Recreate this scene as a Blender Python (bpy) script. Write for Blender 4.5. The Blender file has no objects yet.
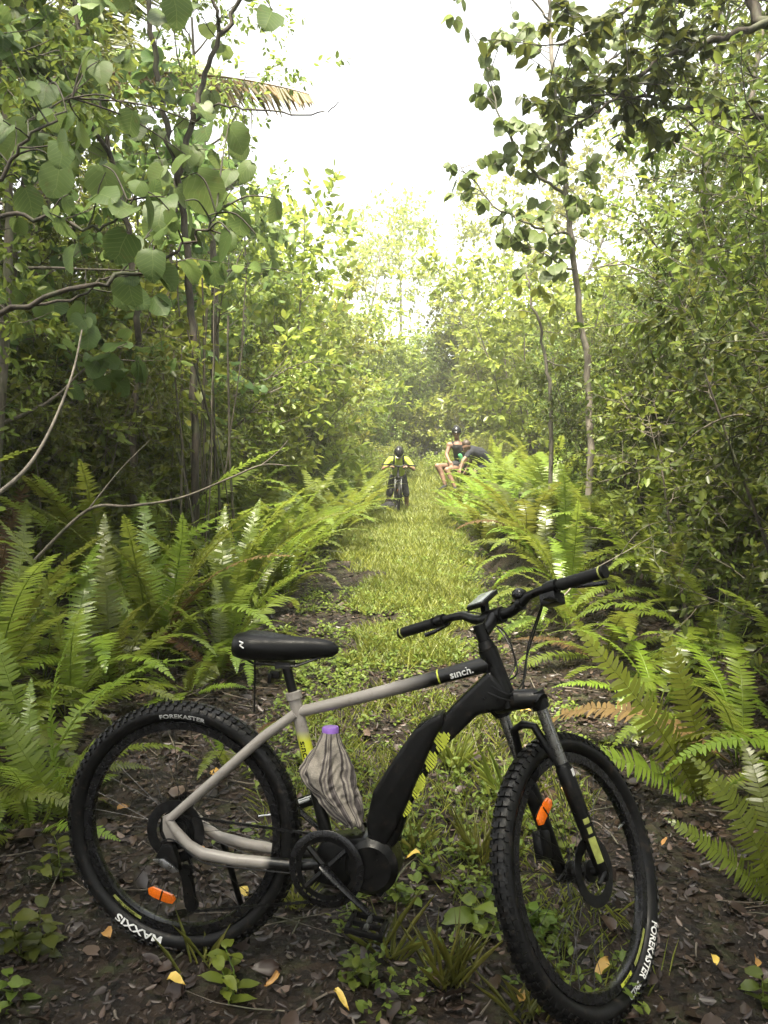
import bpy, bmesh, math, random
import numpy as np
from mathutils import Vector, Matrix, Euler
PI = math.pi
rnd = random.Random(7)
C = bpy.context.scene.collection
scene = bpy.context.scene

# ------------------------------------------------------------------ object helpers
def tag(o, label=None, cat=None, group=None, kind=None):
    if label: o['label'] = label
    if cat: o['category'] = cat
    if group: o['group'] = group
    if kind: o['kind'] = kind
    return o

def empty(name, loc=(0, 0, 0), rz=0.0, parent=None):
    o = bpy.data.objects.new(name, None)
    o.empty_display_size = 0.1
    C.objects.link(o)
    o.location = loc
    o.rotation_euler = (0, 0, rz)
    if parent: o.parent = parent
    return o

def link(name, me, mat=None, parent=None):
    o = bpy.data.objects.new(name, me)
    C.objects.link(o)
    if mat and not me.materials: me.materials.append(mat)
    if parent: o.parent = parent
    return o

def copy_tree(o, parent=None):
    c = o.copy(); C.objects.link(c); c.parent = parent
    for ch in list(o.children): copy_tree(ch, c)
    return c

class MB:
    """collects shapes into one mesh"""
    def __init__(s): s.v = []; s.f = []
    def add(s, vs, fs):
        n = len(s.v); s.v += [tuple(p) for p in vs]; s.f += [tuple(i + n for i in f) for f in fs]
        return s
    def tube(s, pts, rad, n=8, caps=True, flat=None):
        pts = [Vector(p) for p in pts]; m = len(pts)
        if not isinstance(rad, (list, tuple)): rad = [rad] * m
        t0 = (pts[1] - pts[0]).normalized()
        ref = Vector((0, 0, 1)) if abs(t0.z) < 0.9 else Vector((0, 1, 0))
        a = t0.cross(ref).normalized(); vs = []
        for i, p in enumerate(pts):
            t = (pts[min(i + 1, m - 1)] - pts[max(i - 1, 0)]).normalized()
            a = (a - t * a.dot(t)).normalized(); b = t.cross(a)
            ra = rad[i]; rb = ra * (flat or 1.0)
            for k in range(n):
                w = 2 * PI * k / n
                vs.append(p + a * (ra * math.cos(w)) + b * (rb * math.sin(w)))
        fs = [(i * n + k, i * n + (k + 1) % n, (i + 1) * n + (k + 1) % n, (i + 1) * n + k) for i in range(m - 1) for k in range(n)]
        if caps: fs += [tuple(range(n - 1, -1, -1)), tuple(range((m - 1) * n, m * n))]
        return s.add(vs, fs)
    def lathe(s, prof, M, n=24, closed=False):
        """prof: (radius, height) about local z; M matrix"""
        vs = []; m = len(prof)
        for r, h in prof:
            for k in range(n):
                w = 2 * PI * k / n
                vs.append(M @ Vector((r * math.cos(w), r * math.sin(w), h)))
        rng = range(m) if closed else range(m - 1)
        fs = [(i * n + k, i * n + (k + 1) % n, ((i + 1) % m) * n + (k + 1) % n, ((i + 1) % m) * n + k) for i in rng for k in range(n)]
        if not closed: fs += [tuple(range(n - 1, -1, -1)), tuple(range((m - 1) * n, m * n))]
        return s.add(vs, fs)
    def box(s, c, d, M=None):
        vs = []
        for x in (-.5, .5):
            for y in (-.5, .5):
                for z in (-.5, .5):
                    p = Vector((c[0] + x * d[0], c[1] + y * d[1], c[2] + z * d[2]))
                    vs.append(M @ p if M else p)
        return s.add(vs, [(0, 1, 3, 2), (4, 6, 7, 5), (0, 4, 5, 1), (2, 3, 7, 6), (0, 2, 6, 4), (1, 5, 7, 3)])
    def prism(s, poly, y0, y1, f=None):
        """polygon in xz extruded along y"""
        n = len(poly); vs = [Vector((p[0], y0, p[1])) for p in poly] + [Vector((p[0], y1, p[1])) for p in poly]
        if f: vs = [f(v) for v in vs]
        return s.add(vs, [tuple(range(n)), tuple(range(2 * n - 1, n - 1, -1))] + [(i, n + i, n + (i + 1) % n, (i + 1) % n) for i in range(n)])
    def xf(s, f): s.v = [tuple(f(Vector(p))) for p in s.v]; return s
    def mesh(s, name, bevel=0, smooth=True, seg=2):
        me = bpy.data.meshes.new(name)
        bm = bmesh.new()
        vs = [bm.verts.new(p) for p in s.v]
        for f in s.f:
            try: bm.faces.new([vs[i] for i in f])
            except ValueError: pass
        bmesh.ops.recalc_face_normals(bm, faces=bm.faces)
        if bevel: bmesh.ops.bevel(bm, geom=bm.edges[:], offset=bevel, segments=seg, affect='EDGES', profile=0.6, clamp_overlap=True)
        for f in bm.faces: f.smooth = smooth
        bm.to_mesh(me); bm.free()
        if smooth: me.set_sharp_from_angle(angle=math.radians(42))
        return me
    def build(s, name, mat, parent=None, bevel=0, smooth=True, seg=2):
        return link(name, s.mesh(name, bevel, smooth, seg), mat, parent)

# ------------------------------------------------------------------ materials
def new_mat(name):
    m = bpy.data.materials.new(name); m.use_nodes = True
    nt = m.node_tree
    return m, nt, nt.nodes['Principled BSDF'], nt.nodes['Material Output']

def N(nt, t, **kw):
    n = nt.nodes.new(t)
    for k, v in kw.items():
        if k in n.inputs: n.inputs[k].default_value = v
        else: setattr(n, k, v)
    return n

def ramp(nt, stops, fac=None, interp='LINEAR'):
    r = nt.nodes.new('ShaderNodeValToRGB'); r.color_ramp.interpolation = interp
    e = r.color_ramp.elements
    while len(e) < len(stops): e.new(0.5)
    for i, (p, c) in enumerate(stops):
        e[i].position = p; e[i].color = (c[0], c[1], c[2], 1) if not isinstance(c, (int, float)) else (c, c, c, 1)
    if fac is not None: nt.links.new(fac, r.inputs[0])
    return r

def plain(name, col, rough=0.5, metal=0.0, spec=0.5, var=0.25, scale=60, bump=0.0, dirt=0.0):
    """a surface with slight mottling, wear and optional mud specks"""
    m, nt, b, out = new_mat(name)
    tc = N(nt, 'ShaderNodeTexCoord')
    n1 = N(nt, 'ShaderNodeTexNoise', Scale=scale, Detail=4.0)
    nt.links.new(tc.outputs['Object'], n1.inputs['Vector'])
    c0 = [c * (1 - var) for c in col]; c1 = [min(1, c * (1 + var)) for c in col]
    r = ramp(nt, [(0.3, c0), (0.7, c1)], n1.outputs['Fac'])
    col_out = r.outputs[0]
    if dirt:
        n2 = N(nt, 'ShaderNodeTexNoise', Scale=38.0, Detail=6.0, Roughness=0.7)
        nt.links.new(tc.outputs['Object'], n2.inputs['Vector'])
        r2 = ramp(nt, [(0.56, 0.0), (0.68, dirt)], n2.outputs['Fac'])
        mx = N(nt, 'ShaderNodeMix', data_type='RGBA')
        nt.links.new(r2.outputs[0], mx.inputs['Factor']); nt.links.new(col_out, mx.inputs['A'])
        mx.inputs['B'].default_value = (0.075, 0.055, 0.04, 1)
        col_out = mx.outputs['Result']
    nt.links.new(col_out, b.inputs['Base Color'])
    rr = ramp(nt, [(0.3, max(0, rough - .08)), (0.7, min(1, rough + .12))], n1.outputs['Fac'])
    nt.links.new(rr.outputs[0], b.inputs['Roughness'])
    b.inputs['Metallic'].default_value = metal
    b.inputs['Specular IOR Level'].default_value = spec
    if bump:
        bp = N(nt, 'ShaderNodeBump', Strength=bump, Distance=0.002)
        nt.links.new(n1.outputs['Fac'], bp.inputs['Height']); nt.links.new(bp.outputs[0], b.inputs['Normal'])
    return m

def leaf_mat(name, cols, rough=0.42, trans=0.4, veins=False, objvar=0.4, spots=0.0, spec=0.5):
    """leaf: per leaf and per plant colour, gloss, light passing through"""
    m, nt, b, out = new_mat(name)
    g = N(nt, 'ShaderNodeNewGeometry'); oi = N(nt, 'ShaderNodeObjectInfo')
    n = len(cols)
    r = ramp(nt, [(i / max(1, n - 1), c) for i, c in enumerate(cols)], g.outputs['Random Per Island'])
    hsv = N(nt, 'ShaderNodeHueSaturation')
    nt.links.new(r.outputs[0], hsv.inputs['Color'])
    mh = N(nt, 'ShaderNodeMapRange'); mh.inputs['To Min'].default_value = 0.478; mh.inputs['To Max'].default_value = 0.522
    mv = N(nt, 'ShaderNodeMapRange'); mv.inputs['To Min'].default_value = 1 - objvar; mv.inputs['To Max'].default_value = 1 + objvar
    nt.links.new(oi.outputs['Random'], mh.inputs['Value']); nt.links.new(oi.outputs['Random'], mv.inputs['Value'])
    nt.links.new(mh.outputs[0], hsv.inputs['Hue']); nt.links.new(mv.outputs[0], hsv.inputs['Value'])
    co = hsv.outputs[0]
    if spots:
        tc = N(nt, 'ShaderNodeTexCoord'); ns = N(nt, 'ShaderNodeTexNoise', Scale=22.0, Detail=5.0)
        nt.links.new(tc.outputs['Object'], ns.inputs['Vector'])
        rs = ramp(nt, [(0.6, 0.0), (0.7, spots)], ns.outputs['Fac'])
        mx = N(nt, 'ShaderNodeMix', data_type='RGBA'); nt.links.new(rs.outputs[0], mx.inputs['Factor'])
        nt.links.new(co, mx.inputs['A']); mx.inputs['B'].default_value = (0.12, 0.09, 0.03, 1); co = mx.outputs['Result']
    if veins:
        at_ = N(nt, 'ShaderNodeAttribute', attribute_name='leafuv'); sp = N(nt, 'ShaderNodeSeparateXYZ'); nt.links.new(at_.outputs['Vector'], sp.inputs[0])
        def mth(op, a, v=None, c=None):
            q = N(nt, 'ShaderNodeMath', operation=op)
            nt.links.new(a, q.inputs[0])
            if v is not None:
                if isinstance(v, (int, float)): q.inputs[1].default_value = v
                else: nt.links.new(v, q.inputs[1])
            return q.outputs[0]
        ay = mth('ABSOLUTE', sp.outputs['Y']); main = mth('LESS_THAN', ay, .010)
        fr = mth('FRACT', mth('MULTIPLY', mth('SUBTRACT', sp.outputs['X'], mth('MULTIPLY', ay, .75)), 7.0)); sv = mth('LESS_THAN', fr, .09)
        vv = mth('MULTIPLY', mth('MAXIMUM', main, sv), .45); mx = N(nt, 'ShaderNodeMix', data_type='RGBA'); nt.links.new(vv, mx.inputs['Factor'])
        nt.links.new(co, mx.inputs['A']); mx.inputs['B'].default_value = (.20, .25, .08, 1); co = mx.outputs['Result']
        bp = N(nt, 'ShaderNodeBump', Strength=.5, Distance=.004); nt.links.new(fr, bp.inputs['Height']); nt.links.new(bp.outputs[0], b.inputs['Normal'])
    nt.links.new(co, b.inputs['Base Color'])
    b.inputs['Roughness'].default_value = rough; b.inputs['Specular IOR Level'].default_value = spec
    if trans:
        tr = N(nt, 'ShaderNodeBsdfTranslucent')
        h2 = N(nt, 'ShaderNodeHueSaturation', Hue=0.482, Saturation=0.95, Value=1.8)
        nt.links.new(co, h2.inputs['Color']); nt.links.new(h2.outputs[0], tr.inputs['Color'])
        ms = N(nt, 'ShaderNodeMixShader'); ms.inputs[0].default_value = trans
        nt.links.new(b.outputs[0], ms.inputs[1]); nt.links.new(tr.outputs[0], ms.inputs[2])
        nt.links.new(ms.outputs[0], out.inputs['Surface'])
    return m

def bark_mat(name, c0, c1, scale=30.0):
    m, nt, b, out = new_mat(name)
    tc = N(nt, 'ShaderNodeTexCoord'); mp = N(nt, 'ShaderNodeMapping'); mp.inputs['Scale'].default_value = (1, 1, 0.25)
    n1 = N(nt, 'ShaderNodeTexNoise', Scale=scale, Detail=6.0, Roughness=0.65)
    nt.links.new(tc.outputs['Object'], mp.inputs['Vector']); nt.links.new(mp.outputs[0], n1.inputs['Vector'])
    r = ramp(nt, [(0.35, c0), (0.65, c1)], n1.outputs['Fac']); nt.links.new(r.outputs[0], b.inputs['Base Color'])
    n2 = N(nt, 'ShaderNodeTexNoise', Scale=5.0, Detail=3.0); nt.links.new(tc.outputs['Object'], n2.inputs['Vector'])
    r2 = ramp(nt, [(0.52, 0.0), (0.66, 0.6)], n2.outputs['Fac'])
    mx = N(nt, 'ShaderNodeMix', data_type='RGBA'); nt.links.new(r2.outputs[0], mx.inputs['Factor'])
    nt.links.new(r.outputs[0], mx.inputs['A']); mx.inputs['B'].default_value = (0.07, 0.085, 0.045, 1)
    nt.links.new(mx.outputs['Result'], b.inputs['Base Color'])
    b.inputs['Roughness'].default_value = 0.85
    bp = N(nt, 'ShaderNodeBump', Strength=0.6, Distance=0.01); nt.links.new(n1.outputs['Fac'], bp.inputs['Height'])
    nt.links.new(bp.outputs[0], b.inputs['Normal'])
    return m

MAT = {}
def mats():
    M = MAT
    M['tyre'] = plain('tyre_rubber', (0.0038, 0.0038, 0.004), 0.42, spec=0.28, var=0.4, scale=25, bump=0.2, dirt=0.4)
    M['black'] = plain('satin_black', (0.0028, 0.0028, 0.003), 0.34, spec=0.28, var=0.3, dirt=0.2)
    M['battery'] = plain('battery_plastic', (0.0035, 0.0035, 0.0037), 0.4, spec=0.25, var=0.2, dirt=0.15)
    M['gloss'] = plain('gloss_black', (0.006, 0.006, 0.007), 0.25, spec=0.4, var=0.2, dirt=0.1)
    M['rubber'] = plain('grip_rubber', (0.0045, 0.0045, 0.0045), 0.55, spec=0.3, var=0.3)
    M['saddle'] = plain('saddle_vinyl', (0.0035, 0.0035, 0.0038), 0.4, spec=0.25, var=0.25, scale=90, bump=0.25)
    M['steel'] = plain('steel', (0.45, 0.45, 0.46), 0.3, metal=1.0, var=0.2, dirt=0.3)
    M['darksteel'] = plain('dark_steel', (0.05, 0.05, 0.052), 0.38, metal=1.0, var=0.3, dirt=0.4)
    M['stanchion'] = plain('stanchion_grey', (0.28, 0.28, 0.27), 0.25, metal=0.9, var=0.1)
    M['white'] = plain('white_print', (0.72, 0.72, 0.70), 0.5, var=0.08)
    M['greyprint'] = plain('grey_print', (0.5, 0.5, 0.49), 0.5, var=0.1)
    M['lime'] = plain('lime_print', (0.52, 0.58, 0.06), 0.45, var=0.1)
    M['limefaded'] = plain('lime_print_faded', (0.30, 0.33, 0.08), 0.5, var=0.25)
    M['grey'] = plain('frame_grey', (0.29, 0.265, 0.24), 0.35, var=0.04, dirt=0.35)
    M['screen'] = plain('display_glass', (0.30, 0.32, 0.32), 0.12, var=0.05)
    m = plain('reflector_orange', (0.85, 0.17, 0.01), 0.18, var=0.12, scale=200); MAT['orange'] = m
    b = m.node_tree.nodes['Principled BSDF']; b.inputs['Coat Weight'].default_value = 0.6
    # paint fades: grey to black along one axis in the bike's own space
    def fade(name, axis, stops):
        m, nt, b, out = new_mat(name)
        tc = N(nt, 'ShaderNodeTexCoord'); sp = N(nt, 'ShaderNodeSeparateXYZ'); nt.links.new(tc.outputs['Object'], sp.inputs[0])
        nz = N(nt, 'ShaderNodeTexNoise', Scale=45.0, Detail=5.0); nt.links.new(tc.outputs['Object'], nz.inputs['Vector'])
        r = ramp(nt, stops, sp.outputs[axis]); sp2 = ramp(nt, [(0.60, 0.0), (0.72, 0.35)], nz.outputs['Fac'])
        mx = N(nt, 'ShaderNodeMix', data_type='RGBA'); nt.links.new(sp2.outputs[0], mx.inputs['Factor'])
        nt.links.new(r.outputs[0], mx.inputs['A']); mx.inputs['B'].default_value = (0.10, 0.08, 0.06, 1)
        nt.links.new(mx.outputs['Result'], b.inputs['Base Color']); b.inputs['Roughness'].default_value = 0.33
        return m
    gy = (0.29, 0.265, 0.24); bk = (0.003, 0.003, 0.0032); li = (0.58, 0.62, 0.05)
    M['toptube'] = fade('top_tube_paint', 'X', [(0.60, gy), (0.735, bk)])
    M['seattube'] = fade('seat_tube_paint', 'Z', [(0.545, bk), (0.55, bk), (0.560, li), (0.655, li), (0.685, gy)])
    M['chainstay'] = fade('chain_stay_paint', 'X', [(0.275, gy), (0.30, bk)])
    # striped cloth
    m, nt, b, out = new_mat('striped_cloth'); M['cloth'] = m
    uv = N(nt, 'ShaderNodeUVMap'); sp = N(nt, 'ShaderNodeSeparateXYZ'); nt.links.new(uv.outputs[0], sp.inputs[0])
    ma = N(nt, 'ShaderNodeMath', operation='MULTIPLY'); ma.inputs[1].default_value = 6.0; nt.links.new(sp.outputs['X'], ma.inputs[0])
    fr = N(nt, 'ShaderNodeMath', operation='FRACT'); nt.links.new(ma.outputs[0], fr.inputs[0])
    cr = (0.29, 0.26, 0.22); dk = (0.065, 0.055, 0.053); md = (0.15, 0.13, 0.12)
    r = ramp(nt, [(0.0, cr), (0.30, cr), (0.32, dk), (0.40, dk), (0.42, cr), (0.50, md), (0.56, md), (0.58, cr), (0.66, dk), (0.80, md), (0.86, dk), (0.89, cr)], fr.outputs[0], 'CONSTANT')
    nz = N(nt, 'ShaderNodeTexNoise', Scale=260.0, Detail=2.0); tc = N(nt, 'ShaderNodeTexCoord'); nt.links.new(tc.outputs['Object'], nz.inputs['Vector'])
    hs = N(nt, 'ShaderNodeHueSaturation'); mr = N(nt, 'ShaderNodeMapRange'); mr.inputs['To Min'].default_value = .6; mr.inputs['To Max'].default_value = 1.35
    nt.links.new(nz.outputs['Fac'], mr.inputs['Value']); nt.links.new(mr.outputs[0], hs.inputs['Value']); nt.links.new(r.outputs[0], hs.inputs['Color'])
    nt.links.new(hs.outputs[0], b.inputs['Base Color']); b.inputs['Roughness'].default_value = 0.95
    bp = N(nt, 'ShaderNodeBump', Strength=0.5, Distance=0.002); nt.links.new(nz.outputs['Fac'], bp.inputs['Height']); nt.links.new(bp.outputs[0], b.inputs['Normal'])
    M['purple'] = plain('purple_cap', (0.25, 0.12, 0.48), 0.35, var=0.1)
    M['pink'] = plain('pink_bottle', (0.55, 0.22, 0.34), 0.3, var=0.15)
    M['skin'] = plain('skin', (0.17, 0.098, 0.064), 0.55, var=0.12, scale=20)
    M['tee'] = plain('yellow_tee', (0.40, 0.50, 0.045), 0.85, var=0.12, scale=18)
    M['darkcloth'] = plain('dark_cloth', (0.007, 0.007, 0.009), 0.85, var=0.3, scale=20)
    M['bluecloth'] = plain('dark_blue_cloth', (0.009, 0.010, 0.015), 0.85, var=0.3, scale=20)
    M['greencloth'] = plain('green_print', (0.06, 0.26, 0.10), 0.8, var=0.5, scale=30)
    M['hair'] = plain('brown_hair', (0.035, 0.02, 0.012), 0.6, var=0.4, scale=60)
    M['helmet'] = plain('helmet_black', (0.008, 0.008, 0.01), 0.3, var=0.2)
mats()

# ------------------------------------------------------------------ camera frame recovered from the photograph
F_PX = 813.26; PITCH = 0.08181; ROLL = -0.018046; CAM_H = 1.5031
_f = Vector((0, math.cos(PITCH), -math.sin(PITCH))); _u0 = Vector((0, math.sin(PITCH), math.cos(PITCH))); _r0 = Vector((1, 0, 0))
CAM_R = _r0 * math.cos(ROLL) - _u0 * math.sin(ROLL)
CAM_U = _r0 * math.sin(ROLL) + _u0 * math.cos(ROLL)
def at(px, py, depth):
    return Vector((0, 0, CAM_H)) + (_f + CAM_R * ((px - 384) / F_PX) + CAM_U * ((512 - py) / F_PX)) * depth
cam = bpy.data.cameras.new('camera'); cam.sensor_fit = 'VERTICAL'; cam.sensor_height = 24; cam.lens = F_PX * 24 / 1024
cam.clip_start = 0.05; cam.clip_end = 2000
camo = bpy.data.objects.new('camera', cam); C.objects.link(camo)
Mc = Matrix((CAM_R, CAM_U, -_f)).transposed().to_4x4(); Mc.translation = (0, 0, CAM_H)
camo.matrix_world = Mc
scene.camera = camo

# ------------------------------------------------------------------ terrain
def sstep(a, b, x):
    t = np.clip((x - a) / (b - a), 0, 1); return t * t * (3 - 2 * t)
def path_c(y): return 0.25 + 0.0026 * np.maximum(y - 6, 0) ** 2 * (y < 30) + (y >= 30) * (1.4976 + 0.1248 * (y - 30))
def path_hw(y): return np.clip(1.05 - 0.03 * (y - 6), 0.55, 1.1)
def hfield(x, y):
    x = np.asarray(x, float); y = np.asarray(y, float)
    c = path_c(y); w = path_hw(y)
    h = sstep(0, 0.55, x - c - w) * (0.06 + 0.5 * sstep(4.5, 9, y)) + sstep(0.8, 6, x - c - w) * 0.8 * sstep(3, 9, y)
    h = h + sstep(0.1, 3.0, c - w - x) * 0.30 + sstep(2, 12, c - w - x) * 1.2
    h = h + 0.42 * np.exp(-((x - 1.85) ** 2 + (y - 17.35) ** 2) / 0.18)
    b = 0.018 * np.sin(x * 5.1 + 1.3) * np.sin(y * 4.3) + 0.012 * np.sin(x * 11.3 + y * 7.7) + 0.05 * np.sin(x * .9 + 2) * np.sin(y * .7)
    flat = 1 - np.exp(-((x / 1.3) ** 2 + ((y - 2.2) / 0.9) ** 2) ** 2)
    h = h + b * flat
    return h + sstep(20, 30, y) * .55 + sstep(26, 60, y) * 1.2
def H(x, y): return float(hfield(x, y))
# ------------------------------------------------------------------ mountain bike
RW = 0.367; TWR = 0.028; WB = 1.1774
HTA = math.radians(67.5)
UAX = Vector((-math.cos(HTA), 0, math.sin(HTA))); FWD = Vector((math.sin(HTA), 0, math.cos(HTA)))
SBASE = Vector((WB, 0, RW)) - FWD * 0.048

def text_mesh(s, size=1.0, bold=0.0):
    cu = bpy.data.curves.new('t', 'FONT'); cu.body = s; cu.size = size; cu.offset = bold; cu.resolution_u = 3
    cu.align_x = 'CENTER'; cu.align_y = 'CENTER'
    o = bpy.data.objects.new('t', cu); C.objects.link(o)
    dg = bpy.context.evaluated_depsgraph_get(); me = bpy.data.meshes.new_from_object(o.evaluated_get(dg))
    vs = [v.co.copy() for v in me.vertices]; fs = [tuple(p.vertices) for p in me.polygons]
    bpy.data.objects.remove(o); bpy.data.curves.remove(cu); bpy.data.meshes.remove(me)
    return vs, fs

def tyre_side(r):
    """sidewall half width at radius r"""
    d = (r - (RW - TWR)) / TWR
    return TWR * math.sqrt(max(0.0, 1 - d * d))

def ring_text(mb, s, r, hgt, ang, side, grow=0.0022, stretch=1.0, rim=None):
    """lettering bent round a wheel, tops outward; side -1 = right side of the bike"""
    vs, fs = text_mesh(s, hgt * 1.35, 0.035 * hgt)
    w = max(abs(v.x) for v in vs); out = []
    for v in vs:
        x = v.x * stretch * (1 if side < 0 else -1)
        a = ang - x / r
        rr = r + v.y
        y = (tyre_side(rr) if rim is None else rim) + grow
        out.append(Vector((rr * math.cos(a), side * y, rr * math.sin(a))))
    mb.add(out, fs)

def ring_patch(mb, r0, r1, a0, a1, y, n=12):
    vs = []; fs = []
    for i in range(n + 1):
        a = a0 + (a1 - a0) * i / n
        vs += [Vector((r0 * math.cos(a), y, r0 * math.sin(a))), Vector((r1 * math.cos(a), y, r1 * math.sin(a)))]
        if i: fs.append((2 * i - 2, 2 * i - 1, 2 * i + 1, 2 * i))
    mb.add(vs, fs)

def make_wheel(parent, centre, xf, spin, marks, front, refl_ang, sp_rng):
    """centre: axle in bike space; xf: steering transform"""
    w = empty('wheel', (0, 0, 0), 0, parent)
    g = lambda p: xf(Vector(p) + centre)
    YX = Matrix.Rotation(PI / 2, 4, 'X')
    # tyre
    mb = MB(); prof = []
    for k in range(16):
        a = 2 * PI * k / 16
        prof.append((RW - TWR - 0.001 + (TWR - 0.002) * math.cos(a), TWR * math.sin(a)))
    mb.lathe(prof, YX, 120, closed=True)
    for i in range(84):
        for row, (pa, ln, wd, hg) in enumerate(((0.0, .014, .016, .0055), (0.55, .011, .012, .006), (-0.55, .011, .012, .006), (1.02, .010, .012, .0055), (-1.02, .010, .012, .0055))):
            th = 2 * PI * (i + (0.5 if row % 2 else 0.0) + (0.25 if row > 2 else 0)) / 84
            Mk = Matrix.Rotation(-th, 4, 'Y') @ Matrix.Translation((RW - TWR, 0, 0)) @ Matrix.Rotation(pa, 4, 'Z') @ Matrix.Translation((TWR + 0.0005, 0, 0))
            mb.box((0, 0, 0), (hg, wd, ln), Mk)
    mb.xf(g); mb.build('tyre', MAT['tyre'], w)
    # rim
    mb = MB()
    mb.lathe([(0.286, -.008), (0.288, -.0135), (0.312, -.0145), (0.313, -.012), (0.304, -.009), (0.304, .009), (0.313, .012), (0.312, .0145), (0.288, .0135), (0.286, .008)], YX, 96, closed=True)
    mb.xf(g); rim = mb.build('rim', MAT['gloss'], w)
    # spokes and hub
    mb = MB()
    for k in range(32):
        a = 2 * PI * k / 32 + spin; s = 1 if k % 2 else -1; off = 0.55 * (1 if (k // 2) % 2 else -1)
        mb.tube([(0.024 * math.cos(a + off), s * .028, 0.024 * math.sin(a + off)), (0.288 * math.cos(a), s * .003, 0.288 * math.sin(a))], 0.0010, 4, False)
    mb.xf(g); mb.build('spokes', MAT['darksteel'], w)
    mb = MB(); mb.lathe([(0.0, -.062), (0.011, -.062), (0.011, -.036), (.029, -.034), (.029, -.027), (.018, -.022), (.016, .022), (.029, .027), (.029, .034), (.012, .036), (.012, .062), (0, .062)], YX, 20)
    mb.xf(g); mb.build('hub', MAT['black'], w)
    mb = MB(); mb.lathe([(0.060, .040), (0.090, .040), (0.090, .042), (0.060, .042)], YX, 48, closed=True)
    for k in range(6):
        a = k * PI / 3; mb.tube([(.02 * math.cos(a), .041, .02 * math.sin(a)), (.062 * math.cos(a + .3), .041, .062 * math.sin(a + .3))], .004, 4)
    mb.xf(g); mb.build('brake_disc', MAT['darksteel'], w)
    # reflector: lozenge lens on a clip between two spokes
    mb = MB(); vs = []; r0 = 0.213
    outl = [(-.046, -.004), (-.040, .012), (-.02, .016), (.02, .016), (.040, .012), (.046, -.004), (.034, -.013), (-.034, -.013)]
    mb.prism([(r0 + q[1], q[0]) for q in outl], -.012, -.004)
    Ra = Matrix.Rotation(-refl_ang, 4, 'Y'); mb.xf(lambda p: Ra @ p); mb.xf(g); mb.build('reflector', MAT['orange'], w, bevel=.002)
    mb = MB(); mb.box((r0, -.013, 0), (.03, .002, .004), None); mb.box((r0, 0, 0), (.012, .022, .05)); mb.xf(lambda p: Ra @ p); mb.xf(g); mb.build('reflector_clip', MAT['black'], w)
    mb = MB(); av = spin + 0.1; mb.tube([(.29 * math.cos(av), 0, .29 * math.sin(av)), (.245 * math.cos(av), 0, .245 * math.sin(av))], .003, 6); mb.xf(g); mb.build('valve', MAT['steel'], w)
    for (nm, txt, r, h, ang, side, mat, rimy, stretch) in marks:
        mb = MB()
        if txt == '#': ring_patch(mb, r - h / 2, r + h / 2, ang - stretch, ang + stretch, side * (rimy or 0))
        else: ring_text(mb, txt, r, h, ang, side, rim=rimy, stretch=stretch)
        mb.xf(g); mb.build(nm, MAT[mat], w, smooth=False)
    return w

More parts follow.
